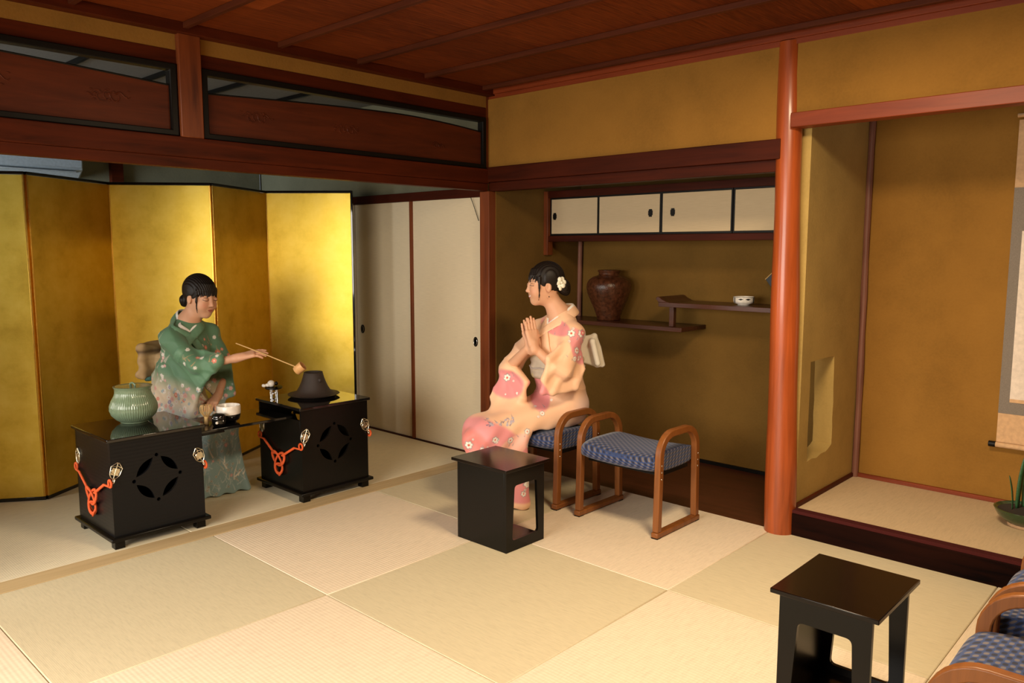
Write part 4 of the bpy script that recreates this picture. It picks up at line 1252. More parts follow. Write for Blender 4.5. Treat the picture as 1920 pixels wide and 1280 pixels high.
def paint_head(C, V, c, R, smile=False, lip=(0.42, 0.10, 0.08)):
    q = (V - np.array(c)) @ R
    x, y, z = q.T
    fr = (y > 0.03) & (np.abs(x) < 0.075) & (np.abs(z) < 0.13)
    ax = np.abs(x)
    # blush
    m = np.exp(-(((ax - 0.040) / 0.018) ** 2 + ((z + 0.030) / 0.016) ** 2)) * fr * 0.35
    C = mixc(C, (0.75, 0.26, 0.18), m)
    # brows
    zb = 0.026 - 4.0 * (ax - 0.030) ** 2 * 2
    m = np.clip(1 - np.abs(z - zb) / 0.0030, 0, 1) * (ax > 0.014) * (ax < 0.046) * fr
    C = mixc(C, (0.05, 0.025, 0.015), m * 0.85)
    # lash line of lowered lids
    sgn = 1 if smile else -1
    zl = (0.003 if smile else -0.001) - sgn * 14 * (ax - 0.031) ** 2 + (0.002 if smile else 0)
    m = np.clip(1.3 - np.abs(z - zl) / 0.0022, 0, 1) * (ax > 0.0165) * (ax < 0.047) * fr
    C = mixc(C, (0.025, 0.012, 0.010), m)
    m = np.clip(1 - np.abs(z - 0.0115 + 8 * (ax - 0.031) ** 2) / 0.0018, 0, 1) * (ax > 0.018) * (ax < 0.044) * fr
    C = mixc(C, (0.38, 0.19, 0.12), m * 0.6)
    # lips
    w_ = 0.024 if smile else 0.019
    zc = -0.0572 + (10 if smile else 4) * x * x
    up = (0.0055 if not smile else 0.007) * np.clip(1 - (x / w_) ** 2, 0, 1); dn = (0.0085 if not smile else 0.011) * np.clip(1 - (x / w_) ** 2, 0, 1)
    m = ((z - zc) < up) & ((z - zc) > -dn) & (ax < w_) & (y > 0.055)
    C = mixc(C, lip, m * 0.9)
    ln = (np.abs(z - zc) < (0.0013 if not smile else 0.0032)) & (ax < w_ * 0.85) & (y > 0.055)
    C = mixc(C, (0.12, 0.02, 0.02) if not smile else (0.85, 0.80, 0.74), ln * 0.95)
    # nostrils
    m = np.exp(-(((ax - 0.006) / 0.0028) ** 2 + ((z + 0.0385) / 0.0022) ** 2)) * (y > 0.085)
    C = mixc(C, (0.14, 0.04, 0.03), np.clip(m, 0, 1) * 0.8)
    return C


def hair_sdf(L, R, bun=(0, -0.112, -0.030), bunr=(0.042, 0.036, 0.040), locks=(1, -1), bangs='full'):
    S = SDF()
    e = lambda p, r, k=0.015, sub=False: S.ell(L(*p), r, k, R, sub)
    e((0, -0.020, 0.036), (0.081, 0.097, 0.093))
    e((0, 0.100, -0.046), (0.074, 0.092, 0.098), 0.010, True)
    e((0, 0.03, -0.105), (0.10, 0.085, 0.085), 0.02, True)
    for s in (-1, 1): e((s * 0.090, 0.006, -0.016), (0.022, 0.022, 0.032), 0.01, True)
    e((0, -0.06, -0.145), (0.10, 0.05, 0.07), 0.02, True)
    e(bun, bunr, 0.012)
    e((bun[0], bun[1] - 0.012, bun[2] - 0.022), tuple(q * 0.62 for q in bunr), 0.008)
    if bangs == 'full':
        for i in range(19):
            x = -0.062 + i * 0.0069
            yy = 0.074 - 8.5 * x * x
            S.cap(L(x * 0.75, yy - 0.016, 0.080), L(x * 1.02, yy - 0.001, 0.052), 0.010, 0.0066, 0.007)
            S.cap(L(x * 1.02, yy - 0.001, 0.052), L(x * 1.06 + 0.003, yy + 0.009, 0.018 + 0.0035 * ((i * 7) % 4)), 0.0060, 0.0028, 0.002)
    else:
        for i in range(9):
            x = -0.050 + i * 0.0125
            yy = 0.074 - 8.5 * x * x
            S.cap(L(x * 0.7, yy - 0.014, 0.084), L(x * 1.0, yy + 0.002, 0.056), 0.010, 0.006, 0.007)
            S.cap(L(x * 1.0, yy + 0.002, 0.056), L(x * 1.1 - 0.002 * (i % 2), yy + 0.011, 0.020 + 0.008 * (i % 3)), 0.0066, 0.0017, 0.002)
    for s in locks:
        S.cap(L(s * 0.066, 0.040, 0.045), L(s * 0.068, 0.046, -0.010), 0.0080, 0.0050, 0.006)
        S.cap(L(s * 0.068, 0.046, -0.010), L(s * 0.060, 0.046, -0.050), 0.0050, 0.0028, 0.004)
        S.cap(L(s * 0.060, 0.046, -0.050), L(s * 0.055, 0.050, -0.078), 0.0028, 0.0016, 0.003)
    return S


def hand_sdf(S, wrist, direc, normal, side, curls, spread=0.10, scale=1.0, thumb=(0.9, 0.35), thumbcurl=0.3):
    """normal: back of the hand. side=+1: thumb lies to direc x normal. curls: 4 angles (index..little)"""
    d = np.array(direc, float); d /= np.linalg.norm(d)
    n = np.array(normal, float); n -= d * (n @ d); n /= np.linalg.norm(n)
    t = np.cross(d, n) * side
    w_ = np.array(wrist, float); s = scale
    S.cap(w_ - d * 0.02 * s, w_ + d * 0.022 * s, 0.0235 * s, 0.022 * s, 0.015)
    offs = (0.026, 0.009, -0.009, -0.026)
    for k, o in enumerate(offs):
        S.cap(w_ + d * 0.012 * s + t * o * 0.55 * s, w_ + d * 0.084 * s + t * o * s, 0.0155 * s, 0.0115 * s, 0.010)
    lens = (0.070, 0.077, 0.071, 0.056)
    for k in range(4):
        base = w_ + d * (0.088 - 0.004 * abs(k - 1)) * s + t * offs[k] * s
        dr = d * math.cos(spread * (1.5 - k)) + t * math.sin(spread * (1.5 - k)); dr /= np.linalg.norm(dr)
        p = base; c_ = 0
        for j, fr_ in enumerate((0.45, 0.30, 0.25)):
            c_ += curls[k] * (0.9, 1.0, 0.7)[j]
            v = dr * math.cos(c_) - n * math.sin(c_)
            q = p + v * lens[k] * fr_ * s
            S.cap(p, q, (0.0088, 0.0080, 0.0072)[j] * s, (0.0080, 0.0072, 0.0062)[j] * s, 0.003 if j else 0.004)
            p = q
    b = w_ + d * 0.025 * s + t * 0.022 * s - n * 0.004 * s
    v = d * math.cos(thumb[0]) + t * math.sin(thumb[0]) - n * thumb[1]; v /= np.linalg.norm(v)
    m = b + v * 0.038 * s
    S.cap(b, m, 0.0135 * s, 0.0105 * s, 0.010)
    v2 = d * math.cos(thumb[0] * (1 - thumbcurl)) + t * math.sin(thumb[0] * (1 - thumbcurl)) - n * (thumb[1] + 0.15); v2 /= np.linalg.norm(v2)
    S.cap(m, m + v2 * 0.030 * s, 0.0100 * s, 0.0072 * s, 0.003)
    return S


def band(name, pts, width, thick, nrm, mat, parent, seg=10):
    """flat strip following pts; nrm gives the facing direction at each point"""
    mb = MB(); n = len(pts); vs_ = []
    for i in range(n):
        p = Vector(pts[i]); a = Vector(pts[max(0, i - 1)]); b = Vector(pts[min(n - 1, i + 1)])
        t = (b - a).normalized(); nn = Vector(nrm[i]).normalized(); sd = t.cross(nn).normalized(); nn = sd.cross(t).normalized()
        wd = width[i] if isinstance(width, (list, tuple)) else width
        for k in range(seg):
            an = 2 * PI * k / seg
            vs_.append(p + sd * wd * 0.5 * math.copysign(abs(math.cos(an)) ** 0.6, math.cos(an)) + nn * thick * 0.5 * math.sin(an))
    fs_ = [(i * seg + k, i * seg + (k + 1) % seg, (i + 1) * seg + (k + 1) % seg, (i + 1) * seg + k) for i in range(n - 1) for k in range(seg)]
    fs_ += [tuple(reversed(range(seg))), tuple(range((n - 1) * seg, n * seg))]
    mb.add(vs_, fs_)
    return mb


def smooth_path(pts, n=24):
    pts = [Vector(p) for p in pts]
    P_ = [pts[0] * 2 - pts[1]] + pts + [pts[-1] * 2 - pts[-2]]
    out = []
    m = len(pts) - 1
    for i in range(n):
        u = i / (n - 1) * m; k = min(int(u), m - 1); f = u - k
        p0, p1, p2, p3 = P_[k:k + 4]
        out.append(0.5 * ((2 * p1) + (p2 - p0) * f + (2 * p0 - 5 * p1 + 4 * p2 - p3) * f * f + (3 * p1 - p0 - 3 * p2 + p3) * f ** 3))
    return out


RT = np.array([0.7308, 0.6826, 0]); TW = np.array([0.6826, -0.7308, 0]); UP = np.array([0, 0, 1.0])
SKIN_A = np.array([0.62, 0.33, 0.20]); SKIN_B = np.array([0.66, 0.36, 0.22])

# ================================================================== woman in green
A = dict(head=(-0.733, -1.596, 1.104), neck=(-0.793, -1.648, 0.960), shR=(-0.752, -1.765, 0.882), shL=(-0.806, -1.520, 0.886), chest=(-0.805, -1.660, 0.794), waist=(-0.840, -1.680, 0.623),
         pelvis=(-0.890, -1.690, 0.445), elR=(-0.516, -1.722, 0.752), wrR=(-0.420, -1.552, 0.785), elL=(-0.720, -1.485, 0.659), wrL=(-0.655, -1.560, 0.545))
A = {k: np.array(v) for k, v in A.items()}
w1 = thing('person', 'seated woman in a green floral kimono holding a bamboo ladle over the kettle', 'person', (-0.80, -1.66, 0))
o1 = (-0.80, -1.66, 0)
F1 = RT * 0.86 + TW * 0.46 - UP * 0.20
R1 = frame_of(F1, 0.0)
B1 = SDF()
L1 = head_sdf(B1, A['head'], R1, A['neck'] + np.array([0, 0, -0.01]))
B1.cap(A['neck'], A['chest'], 0.055, 0.085, 0.05).cap(A['shR'], A['shL'], 0.045, 0.045, 0.04).cap(A['chest'], A['waist'], 0.095, 0.09, 0.05).cap(A['waist'], A['pelvis'], 0.09, 0.115, 0.05)
eR = A['elR'] + (-0.035, 0.012, -0.01)
B1.cap(A['shR'], eR, 0.038, 0.028, 0.03).cap(eR, A['wrR'], 0.028, 0.0205, 0.02)
B1.cap(A['shL'], A['elL'], 0.040, 0.032, 0.03).cap(A['elL'], A['wrL'], 0.033, 0.0215, 0.02)
kn1 = [(-0.605, -1.640, 0.405), (-0.620, -1.545, 0.405)]
for s, kx in zip((-1, 1), kn1):
    hp = A['pelvis'] + np.array([0.02, 0.07 * s, -0.0])
    B1.cap(hp, kx, 0.080, 0.055, 0.04).cap(kx, (kx[0] - 0.06, kx[1] - 0.02, 0.07), 0.050, 0.030, 0.03).cap((kx[0] - 0.07, kx[1] - 0.02, 0.045), (kx[0] - 0.02, kx[1] - 0.02, 0.024), 0.026, 0.018, 0.02)
# right hand pinches the ladle handle
hd = np.array([-0.345, -1.440, 0.808]) - A['wrR']
hand_sdf(B1, A['wrR'] + hd * 0.05, hd + UP * 0.012, UP * 0.9 + TW * 0.35, -1, (0.16, 0.24, 0.30, 0.34), 0.04, 0.93, thumb=(0.35, 0.42), thumbcurl=0.6)
# left hand rests by the bowl
hand_sdf(B1, A['wrL'], np.array([0.30, -0.35, -0.16]), UP + TW * 0.2, 1, (0.25, 0.28, 0.3, 0.35), 0.06, 0.90)
V, Q = grow(B1, (-1.12, -1.92, -0.01), (-0.28, -1.32, 1.25), 0.0026)
C = np.tile(SKIN_A, (len(V), 1)) * (1 + 0.04 * nzf(V, 40, 3))[:, None]
C = paint_head(C, V, A['head'], R1)
mesh_obj('body', V, Q, M['skin1'], w1, C, o1)
H1 = hair_sdf(L1, R1, bun=(0.0, -0.108, -0.042), bunr=(0.044, 0.034, 0.036), locks=(1, -1))
V, Q = grow(H1, A['head'] - 0.19, A['head'] + 0.19, 0.0022, lambda P: 0.0011 * np.sin(((P - A['head']) @ R1)[:, 0] * 620 + 3 * np.sin(((P - A['head']) @ R1)[:, 2] * 40)))
mesh_obj('hair', V, Q, M['hair'], w1, None, o1)

# kimono
K = SDF()
K.cap(A['shR'] + (0, 0, -0.005), A['shL'] + (0, 0, -0.005), 0.058, 0.056, 0.03)
K.cap(A['neck'] + (0, 0, -0.010), A['shR'] + (0, 0, 0.006), 0.052, 0.050, 0.03).cap(A['neck'] + (0, 0, -0.010), A['shL'] + (0, 0, 0.006), 0.052, 0.050, 0.03)
K.cap(A['neck'] + (0, 0, -0.055), A['chest'], 0.075, 0.118, 0.04)
K.cap(A['chest'], A['waist'], 0.122, 0.118, 0.05)
K.cap(A['waist'], A['pelvis'], 0.120, 0.150, 0.05)
# right sleeve (near): upper arm, fore-arm opening, hanging bag
K.cap(A['shR'], A['elR'] + (-0.03, 0, -0.005), 0.060, 0.050, 0.025)
K.cap(A['elR'] + (-0.03, 0, -0.01), np.array([-0.462, -1.645, 0.775]), 0.046, 0.038, 0.02)
s2 = np.array([-0.462, -1.632, 0.800]); s3 = np.array([-0.448, -1.680, 0.722]); s4 = np.array([-0.505, -1.715, 0.655]); s5 = np.array([-0.585, -1.750, 0.475])
s6 = np.array([-0.840, -1.855, 0.430]); s7 = np.array([-0.870, -1.825, 0.650]); s1 = np.array([-0.760, -1.790, 0.850])
K.poly([s1, s2, s3, s4, s5, s6, s7], 0.013, 0.022)
K.cap(s5 + (-0.02, 0.02, 0.02), s6 + (0, 0.03, 0.02), 0.028, 0.05, 0.05)
# left sleeve (far)
K.cap(A['shL'], A['elL'], 0.056, 0.050, 0.025)
K.poly([(-0.790, -1.505, 0.86), (-0.715, -1.462, 0.760), (-0.668, -1.468, 0.545), (-0.655, -1.545, 0.520), (-0.690, -1.590, 0.60), (-0.730, -1.560, 0.68)], 0.016, 0.025)
# lap and skirt
K.cap(A['pelvis'], (-0.66, -1.590, 0.405), 0.140, 0.085, 0.07)
K.cap((-0.66, -1.640, 0.405), (-0.600, -1.640, 0.408), 0.085, 0.076, 0.03).cap((-0.66, -1.545, 0.405), (-0.612, -1.545, 0.408), 0.085, 0.076, 0.03)
K.poly([(-0.625, -1.665, 0.42), (-0.600, -1.520, 0.42), (-0.560, -1.465, 0.010), (-0.565, -1.745, 0.010)], 0.022, 0.04)
K.poly([(-0.68, -1.68, 0.40), (-0.67, -1.53, 0.40), (-0.690, -1.50, 0.02), (-0.690, -1.70, 0.02)], 0.030, 0.05)
K.cap((-0.64, -1.60, 0.36), (-0.63, -1.60, 0.03), 0.070, 0.075, 0.06)
K.half((0, 0, -1), -0.006, 0.004)
K1 = K
fd1 = SDF().cap(A['elR'], s7, 0.01).cap(A['shR'], (-0.62, -1.75, 0.5), 0.01)
def d1(P):
    z = P[:, 2]
    a = P @ RT; b = P @ TW
    f = 0.0065 * (np.abs(np.sin(30 * (a + 0.55 * z) + 3 * np.sin(5 * z + 3 * b))) - 0.5) * sm(z, 0.42, 0.6)
    f += 0.0055 * (np.abs(np.sin(44 * (a * 0.45 - z * 0.75) + 4 * np.sin(7 * a + 2 * b))) - 0.5) * sm(z, 0.55, 0.75) * (1 - sm(z, 0.86, 0.93))
    f += 0.0050 * np.sin(70 * P[:, 1] + 2.5 * np.sin(7 * z)) * (1 - sm(z, 0.30, 0.48))
    return f
V, Q = grow(K, (-1.14, -1.98, -0.02), (-0.36, -1.34, 1.0), 0.0040, d1)
Nn = vnormals(V, Q)
C = np.tile(np.array([0.105, 0.215, 0.120]), (len(V), 1)) * (1 + 0.14 * nzf(V, 14, 5))[:, None]
z = V[:, 2]; av = (V - np.array(o1)) @ RT
nz1 = nzf(V, 9, 8) * 0.03
C = mixc(C, (0.76, 0.61, 0.45), (1 - sm(z + nz1 + 0.25 * av, 0.54, 0.70)) * sm(av, -0.4, -0.1) * (z > 0.44) * (np.abs(av + 0.0) < 0.19))
C = mixc(C, (0.40, 0.50, 0.52), (1 - sm(z + nz1, 0.46, 0.56)) * 0.85)
C = mixc(C, (0.25, 0.37, 0.38), (1 - sm(z + nz1, 0.40, 0.46)))
# the panel facing left (front of body) stays green
r_ = np.random.default_rng(4)
face = np.nonzero(Nn @ TW > 0.05)[0]
def pick(cond, n): 
    ids = face[cond(V[face])]
    return r_.choice(ids, min(n, len(ids)), replace=False) if len(ids) else []
white, pink, coral, lilac, gold_, dk = (0.75, 0.70, 0.62), (0.70, 0.36, 0.34), (0.70, 0.20, 0.12), (0.32, 0.28, 0.42), (0.55, 0.40, 0.16), (0.04, 0.12, 0.10)
low1 = lambda p: p[:, 2] < 0.44
mid1 = lambda p: (p[:, 2] > 0.44) & (p[:, 2] < 0.64) & (((p - np.array(o1)) @ RT) > -0.14)
up1 = lambda p: (p[:, 2] > 0.62) & (((p - np.array(o1)) @ RT) < -0.06) & (((p - np.array(o1)) @ RT) * 1.0 + (p[:, 2] - 0.62) * 0.35 < 0.01)
br1 = lambda p: (p[:, 2] > 0.74) & (p[:, 2] < 0.90) & (((p - np.array(o1)) @ RT) > 0.07)
C = stems(C, V, Nn, pick(low1, 240), 0.055, 0.0026, (0.50, 0.58, 0.58), r_)
C = stems(C, V, Nn, pick(low1, 70), 0.05, 0.003, (0.52, 0.48, 0.40), r_)
C = stems(C, V, Nn, pick(low1, 30), 0.085, 0.0045, white, r_)
C = flowers(C, V, Nn, pick(low1, 40), 0.012, (0.62, 0.33, 0.33), white, 5, r_)
C = flowers(C, V, Nn, pick(low1, 70), 0.009, (0.45, 0.40, 0.33), dk, 5, r_)
C = flowers(C, V, Nn, pick(mid1, 46), 0.015, white, coral, 6, r_)
C = flowers(C, V, Nn, pick(mid1, 34), 0.014, pink, gold_, 6, r_)
C = flowers(C, V, Nn, pick(mid1, 12), 0.014, coral, white, 6, r_)
C = flowers(C, V, Nn, pick(mid1, 20), 0.012, lilac, white, 6, r_)
C = flowers(C, V, Nn, pick(mid1, 60), 0.009, (0.25, 0.36, 0.40), white, 5, r_)
C = stems(C, V, Nn, pick(up1, 34), 0.055, 0.004, (0.50, 0.46, 0.36), r_)
C = flowers(C, V, Nn, pick(up1, 22), 0.011, white, pink, 5, r_)
C = flowers(C, V, Nn, pick(up1, 16), 0.010, pink, white, 5, r_)
C = flowers(C, V, Nn, pick(br1, 9), 0.014, coral, white, 6, r_)
C = flowers(C, V, Nn, pick(br1, 9), 0.013, white, gold_, 6, r_)
C = stems(C, V, Nn, pick(br1, 16), 0.04, 0.0035, (0.45, 0.30, 0.15), r_)
mesh_obj('kimono', V, Q, M['silk'], w1, C, o1)

def green_band(nm, pts, width, thick, nrm, mat):
    mb = band(nm, pts, width, thick, nrm, mat, w1); mb.xform(Matrix.Translation(-Vector(o1))); return mb.build(nm, mat, w1, smooth=80)
chf = R1[:, 1] * [1, 1, 0]; chf = chf / np.linalg.norm(chf)
ch1 = (RT * 0.55 + TW * 0.83)                                  # the chest faces this way
sd1 = np.cross(ch1, UP)                                       # her right
def pt1(f, s, z): return np.array([-0.800, -1.655, 0]) + ch1 * f + sd1 * s + UP * z
def drape(Kf, cx, cy, path, off, rmin=0.058, zfree=9.0):
    rs = np.linspace(0.03, 0.24, 85); out = []
    for p in path:
        d = np.array([p[0] - cx, p[1] - cy, 0.0]); r0 = np.linalg.norm(d); d /= r0
        q = np.array([cx, cy, p[2]]) + rs[:, None] * d
        ins = np.nonzero(Kf(q) < 0)[0]
        r = max(rs[ins[-1]] if len(ins) else 0, rmin)
        if p[2] > zfree: r = max(r0, rmin)
        r = max(r, min(r0, r + 0.012)) + off
        out.append((cx + d[0] * r, cy + d[1] * r, p[2]))
    for _ in range(2):
        out = [out[0]] + [tuple((np.array(out[i - 1]) + 2 * np.array(out[i]) + np.array(out[i + 1])) / 4) for i in range(1, len(out) - 1)] + [out[-1]]
    return out
def collar(ptf, pts, sgn, n=24):
    return smooth_path([Vector(ptf(f, sgn * s, z)) for f, s, z in pts], n)
def nrmc(path, cx, cy, zc=0.35): return [Vector((p[0] - cx, p[1] - cy, zc * 0.2)) for p in path]
msilkg = m_plain('green_silk_collar', (0.12, 0.25, 0.145), 0.55, sheen=0.1)
ctr1 = (-0.797, -1.652)
CP1 = [(-0.078, 0.0, 1.005), (-0.052, 0.046, 1.002), (0.0, 0.066, 0.975), (0.05, 0.052, 0.940), (0.085, 0.020, 0.905), (0.11, -0.018, 0.865), (0.12, -0.045, 0.815), (0.12, -0.06, 0.77)]
for sgn in (1, -1):
    p_ = drape(K1, *ctr1, collar(pt1, [(f, q * 0.86, z_ + 0.014) for f, q, z_ in CP1[:6]], sgn), -0.002 + (0.002 if sgn < 0 else 0), 0.056, 0.955)
    green_band('under_collar', p_, 0.036, 0.007, nrmc(p_, *ctr1), M['whitecloth'])
for sgn in (1, -1):
    p_ = drape(K1, *ctr1, collar(pt1, CP1, sgn), 0.004 + (0.004 if sgn < 0 else 0), 0.064, 0.955)
    green_band('collar', p_, 0.046, 0.010, nrmc(p_, *ctr1), msilkg)
# obi drum at the back
OB = SDF()
ob = np.array([-0.975, -1.775, 0.745])
bk = -RT * 0.8 - TW * 0.25; bk /= np.linalg.norm(bk); RO = frame_of(bk)
rs_ = RO[:, 0]
OB.poly([ob + UP * 0.075 - rs_ * 0.085, ob + UP * 0.075 + rs_ * 0.085, ob - UP * 0.080 + rs_ * 0.085, ob - UP * 0.080 - rs_ * 0.085], 0.024, 0.02)
OB.cap(ob + UP * 0.080 - rs_ * 0.085 + bk * 0.006, ob + UP * 0.080 + rs_ * 0.085 + bk * 0.006, 0.024, 0.024, 0.006).cap(ob - UP * 0.075 - rs_ * 0.085 + bk * 0.012, ob - UP * 0.075 + rs_ * 0.085 + bk * 0.012, 0.030, 0.030, 0.008)
OB.cap(ob - bk * 0.10, ob, 0.055, 0.045, 0.03)
V, Q = grow(OB, ob - 0.22, ob + 0.22, 0.004, lambda P: 0.003 * np.sin(P[:, 2] * 90 + 3 * np.sin(P[:, 0] * 30)))
C = np.tile(np.array([0.50, 0.33, 0.16]), (len(V), 1)) * (1 + 0.2 * nzf(V, 60, 2))[:, None]
C = mixc(C, (0.09, 0.05, 0.03), np.exp(-((V[:, 2] - 0.80) / 0.012) ** 2) * 0.8)
mesh_obj('obi', V, Q, M['obi'], w1, C, o1)
oa = MB().tube(smooth_path([ob + (0.02, 0.02, -0.095), ob + (0.0, -0.03, -0.11), ob + (0.05, -0.05, -0.10), ob + (0.10, -0.05, -0.09)], 12), 0.020, 8, flat=0.6)
oa.xform(Matrix.Translation(-Vector(o1))); oa.build('obi_scarf', M['obiage'], w1, smooth=80)

# the ladle in her hand
ld0 = Vector((-0.398, -1.572, 0.868)); ld1 = Vector((-0.262, -1.292, 0.722))
lo_ = thing('bamboo_ladle', 'long-handled bamboo ladle held by the woman in green, cup over the kettle', 'ladle', ld1)
hn = MB().tube([ld0, ld0.lerp(ld1, 0.5) + Vector((0, 0, 0.002)), ld1], [0.0030, 0.0034, 0.0036], 8)
hn.xform(Matrix.Translation(-ld1)); hn.build('handle', M['bamboo'], lo_, smooth=80)
dirn = (ld1 - ld0).normalized()
cu = MB().lathe([(0, -0.026), (0.024, -0.026), (0.0265, -0.023), (0.0275, 0.022), (0.0265, 0.026), (0.0235, 0.026), (0.023, -0.018), (0, -0.02)], seg=36, cap=False)
ax_ = Vector((0.55, 0.42, 0.55)).normalized()
cu.xform(Matrix.Translation(dirn * 0.020) @ ax_.to_track_quat('Z', 'Y').to_matrix().to_4x4())
cu.build('cup', M['bambooc'], lo_, smooth=50)

# low stool under her, hidden behind the cabinets
ps = thing('low_stool', 'plain black stool under the woman in green, behind the left cabinet', 'stool', (-0.915, -1.70, 0))
box(-0.14, 0.14, -0.15, 0.15, 0.255, 0.275).build('seat', M['satin'], ps, bevel=0.003)
for sx in (-1, 1):
    for sy in (-1, 1): box(sx * 0.115 - 0.015, sx * 0.115 + 0.015, sy * 0.125 - 0.015, sy * 0.125 + 0.015, 0, 0.255).build('leg', M['satin'], ps, bevel=0.002)

# ================================================================== woman in pink
G = dict(head=(0.733, -0.345, 1.178), neck=(0.800, -0.285, 1.016), shL=(0.928, -0.330, 0.915), shR=(0.655, -0.295, 0.915), chest=(0.785, -0.302, 0.840), waist=(0.795, -0.290, 0.667),
         pelvis=(0.800, -0.265, 0.490), kneeL=(0.668, -0.740, 0.392), kneeR=(0.568, -0.690, 0.392), elL=(0.945, -0.462, 0.730), wrL=(0.805, -0.500, 0.845), elR=(0.592, -0.480, 0.712), wrR=(0.762, -0.512, 0.842))
G = {k: np.array(v) for k, v in G.items()}
w2 = thing('person', 'seated woman in a peach and pink kimono with palms pressed together', 'person', (0.78, -0.34, 0))
o2 = (0.78, -0.34, 0)
F2 = -RT * 0.97 + TW * 0.22 - UP * 0.06
R2 = frame_of(F2, 0.0)
B2 = SDF()
L2 = head_sdf(B2, G['head'], R2, G['neck'] + np.array([0, 0, -0.02]))
B2.cap(G['neck'], G['chest'], 0.055, 0.09, 0.05).cap(G['shL'], G['shR'], 0.045, 0.045, 0.04).cap(G['chest'], G['waist'], 0.10, 0.09, 0.05).cap(G['waist'], G['pelvis'], 0.09, 0.095, 0.05)
B2.cap(G['shL'], G['elL'], 0.038, 0.029, 0.03).cap(G['elL'], G['wrL'], 0.031, 0.022, 0.02)
B2.cap(G['shR'], G['elR'], 0.040, 0.034, 0.03).cap(G['elR'], G['wrR'], 0.034, 0.022, 0.02)
for hp, kk, ft in ((G['pelvis'] + (0.06, 0, 0), G['kneeL'], (0.775, -0.560, 0.05)), (G['pelvis'] + (-0.08, 0, 0), G['kneeR'], (0.685, -0.560, 0.05))):
    md = hp * 0.35 + kk * 0.65; md[2] = 0.450
    B2.cap(hp, md, 0.070, 0.046, 0.03).cap(md, kk, 0.046, 0.048, 0.03).cap(kk, ft, 0.050, 0.030, 0.03).cap((ft[0], ft[1], 0.045), (ft[0] - 0.03, ft[1] - 0.10, 0.022), 0.026, 0.018, 0.02)
hu = np.array([-0.052, 0.018, 0.172])
hax = np.cross(hu / np.linalg.norm(hu), RT * 0.75 + TW * 0.3); hax /= np.linalg.norm(hax)
nb = TW * 0.88 + RT * 0.42; nb = nb - hu * (nb @ hu) / (hu @ hu); nb /= np.linalg.norm(nb)      # back of the near hand
mid = np.array([0.792, -0.508, 0.853])
hand_sdf(B2, mid + nb * 0.0160, hu, nb, 1, (0.01, 0.0, 0.01, 0.02), -0.01, 0.98, thumb=(0.42, 0.02), thumbcurl=0.7)
hand_sdf(B2, mid - nb * 0.0155, hu + np.array([-0.014, 0, 0]), -nb, -1, (0.01, 0.0, 0.01, 0.02), 0.022, 0.98, thumb=(0.42, 0.02), thumbcurl=0.7)
V, Q = grow(B2, (0.42, -0.80, -0.01), (1.04, -0.12, 1.33), 0.0026)
C = np.tile(SKIN_B, (len(V), 1)) * (1 + 0.04 * nzf(V, 40, 3))[:, None]
C = paint_head(C, V, G['head'], R2, smile=True, lip=(0.50, 0.12, 0.10))
mesh_obj('body', V, Q, M['skin1'], w2, C, o2)
H2 = hair_sdf(L2, R2, bun=(0.0, -0.112, -0.020), bunr=(0.040, 0.036, 0.044), bangs='thin')
V, Q = grow(H2, G['head'] - 0.19, G['head'] + 0.19, 0.0022, lambda P: 0.0010 * np.sin(((P - G['head']) @ R2)[:, 0] * 620 + 3 * np.sin(((P - G['head']) @ R2)[:, 2] * 40)))
hr = mesh_obj('hair', V, Q, M['hair'], w2, None, o2)
# hair flower and earring
def loc2(x, y, z): return Vector(L2(x, y, z)) - Vector(o2)
fl_ = MB()
for k in range(6):
    a = k * PI / 3; fl_.ball(loc2(-0.066 - 0.006 * math.sin(k * 2), -0.078 + 0.017 * math.cos(a), 0.010 + 0.020 * math.sin(a)), (0.008, 0.013, 0.014), 12, 8, Matrix(R2.tolist()))
fl_.ball(loc2(-0.074, -0.070, -0.022), (0.007, 0.011, 0.012), 12, 8).ball(loc2(-0.076, -0.078, 0.010), (0.008, 0.008, 0.008), 10, 8)
fl_.build('hair_flower', m_plain('ivory_petals', (0.80, 0.76, 0.62), 0.7), w2, smooth=80, label='ivory fabric hair flower')
MB().ball(loc2(-0.074, -0.004, -0.062), (0.0035,) * 3, 8, 6).build('earring', M['iron'], w2, smooth=80)

K = SDF()
K.cap(G['shL'] + (-0.01, 0, -0.01), G['shR'] + (0.01, 0, -0.01), 0.060, 0.058, 0.03)
K.cap(G['neck'] + (0.008, 0.008, -0.012), G['shL'] + (0, 0, 0.004), 0.052, 0.052, 0.03).cap(G['neck'] + (0.008, 0.008, -0.012), G['shR'] + (0, 0, 0.004), 0.052, 0.052, 0.03)
K.cap(G['neck'] + (0.01, 0.005, -0.065), G['chest'], 0.078, 0.122, 0.04)
K.cap(G['chest'], G['waist'], 0.126, 0.122, 0.05)
K.cap(G['waist'], G['pelvis'] + (0.0, 0.02, 0.02), 0.124, 0.140, 0.05)
# near (left) sleeve
K.cap(G['shL'], G['elL'] + (0.005, 0.02, 0.01), 0.062, 0.056, 0.03)
K.cap(G['elL'] + (0.005, 0.02, 0.01), np.array([0.925, -0.490, 0.752]), 0.050, 0.042, 0.02)
K.poly([(0.955, -0.345, 0.89), (0.992, -0.325, 0.735), (0.982, -0.370, 0.640), (0.935, -0.510, 0.622), (0.908, -0.555, 0.630), (0.915, -0.548, 0.700), (0.922, -0.525, 0.800), (0.935, -0.450, 0.86)], 0.015, 0.022)
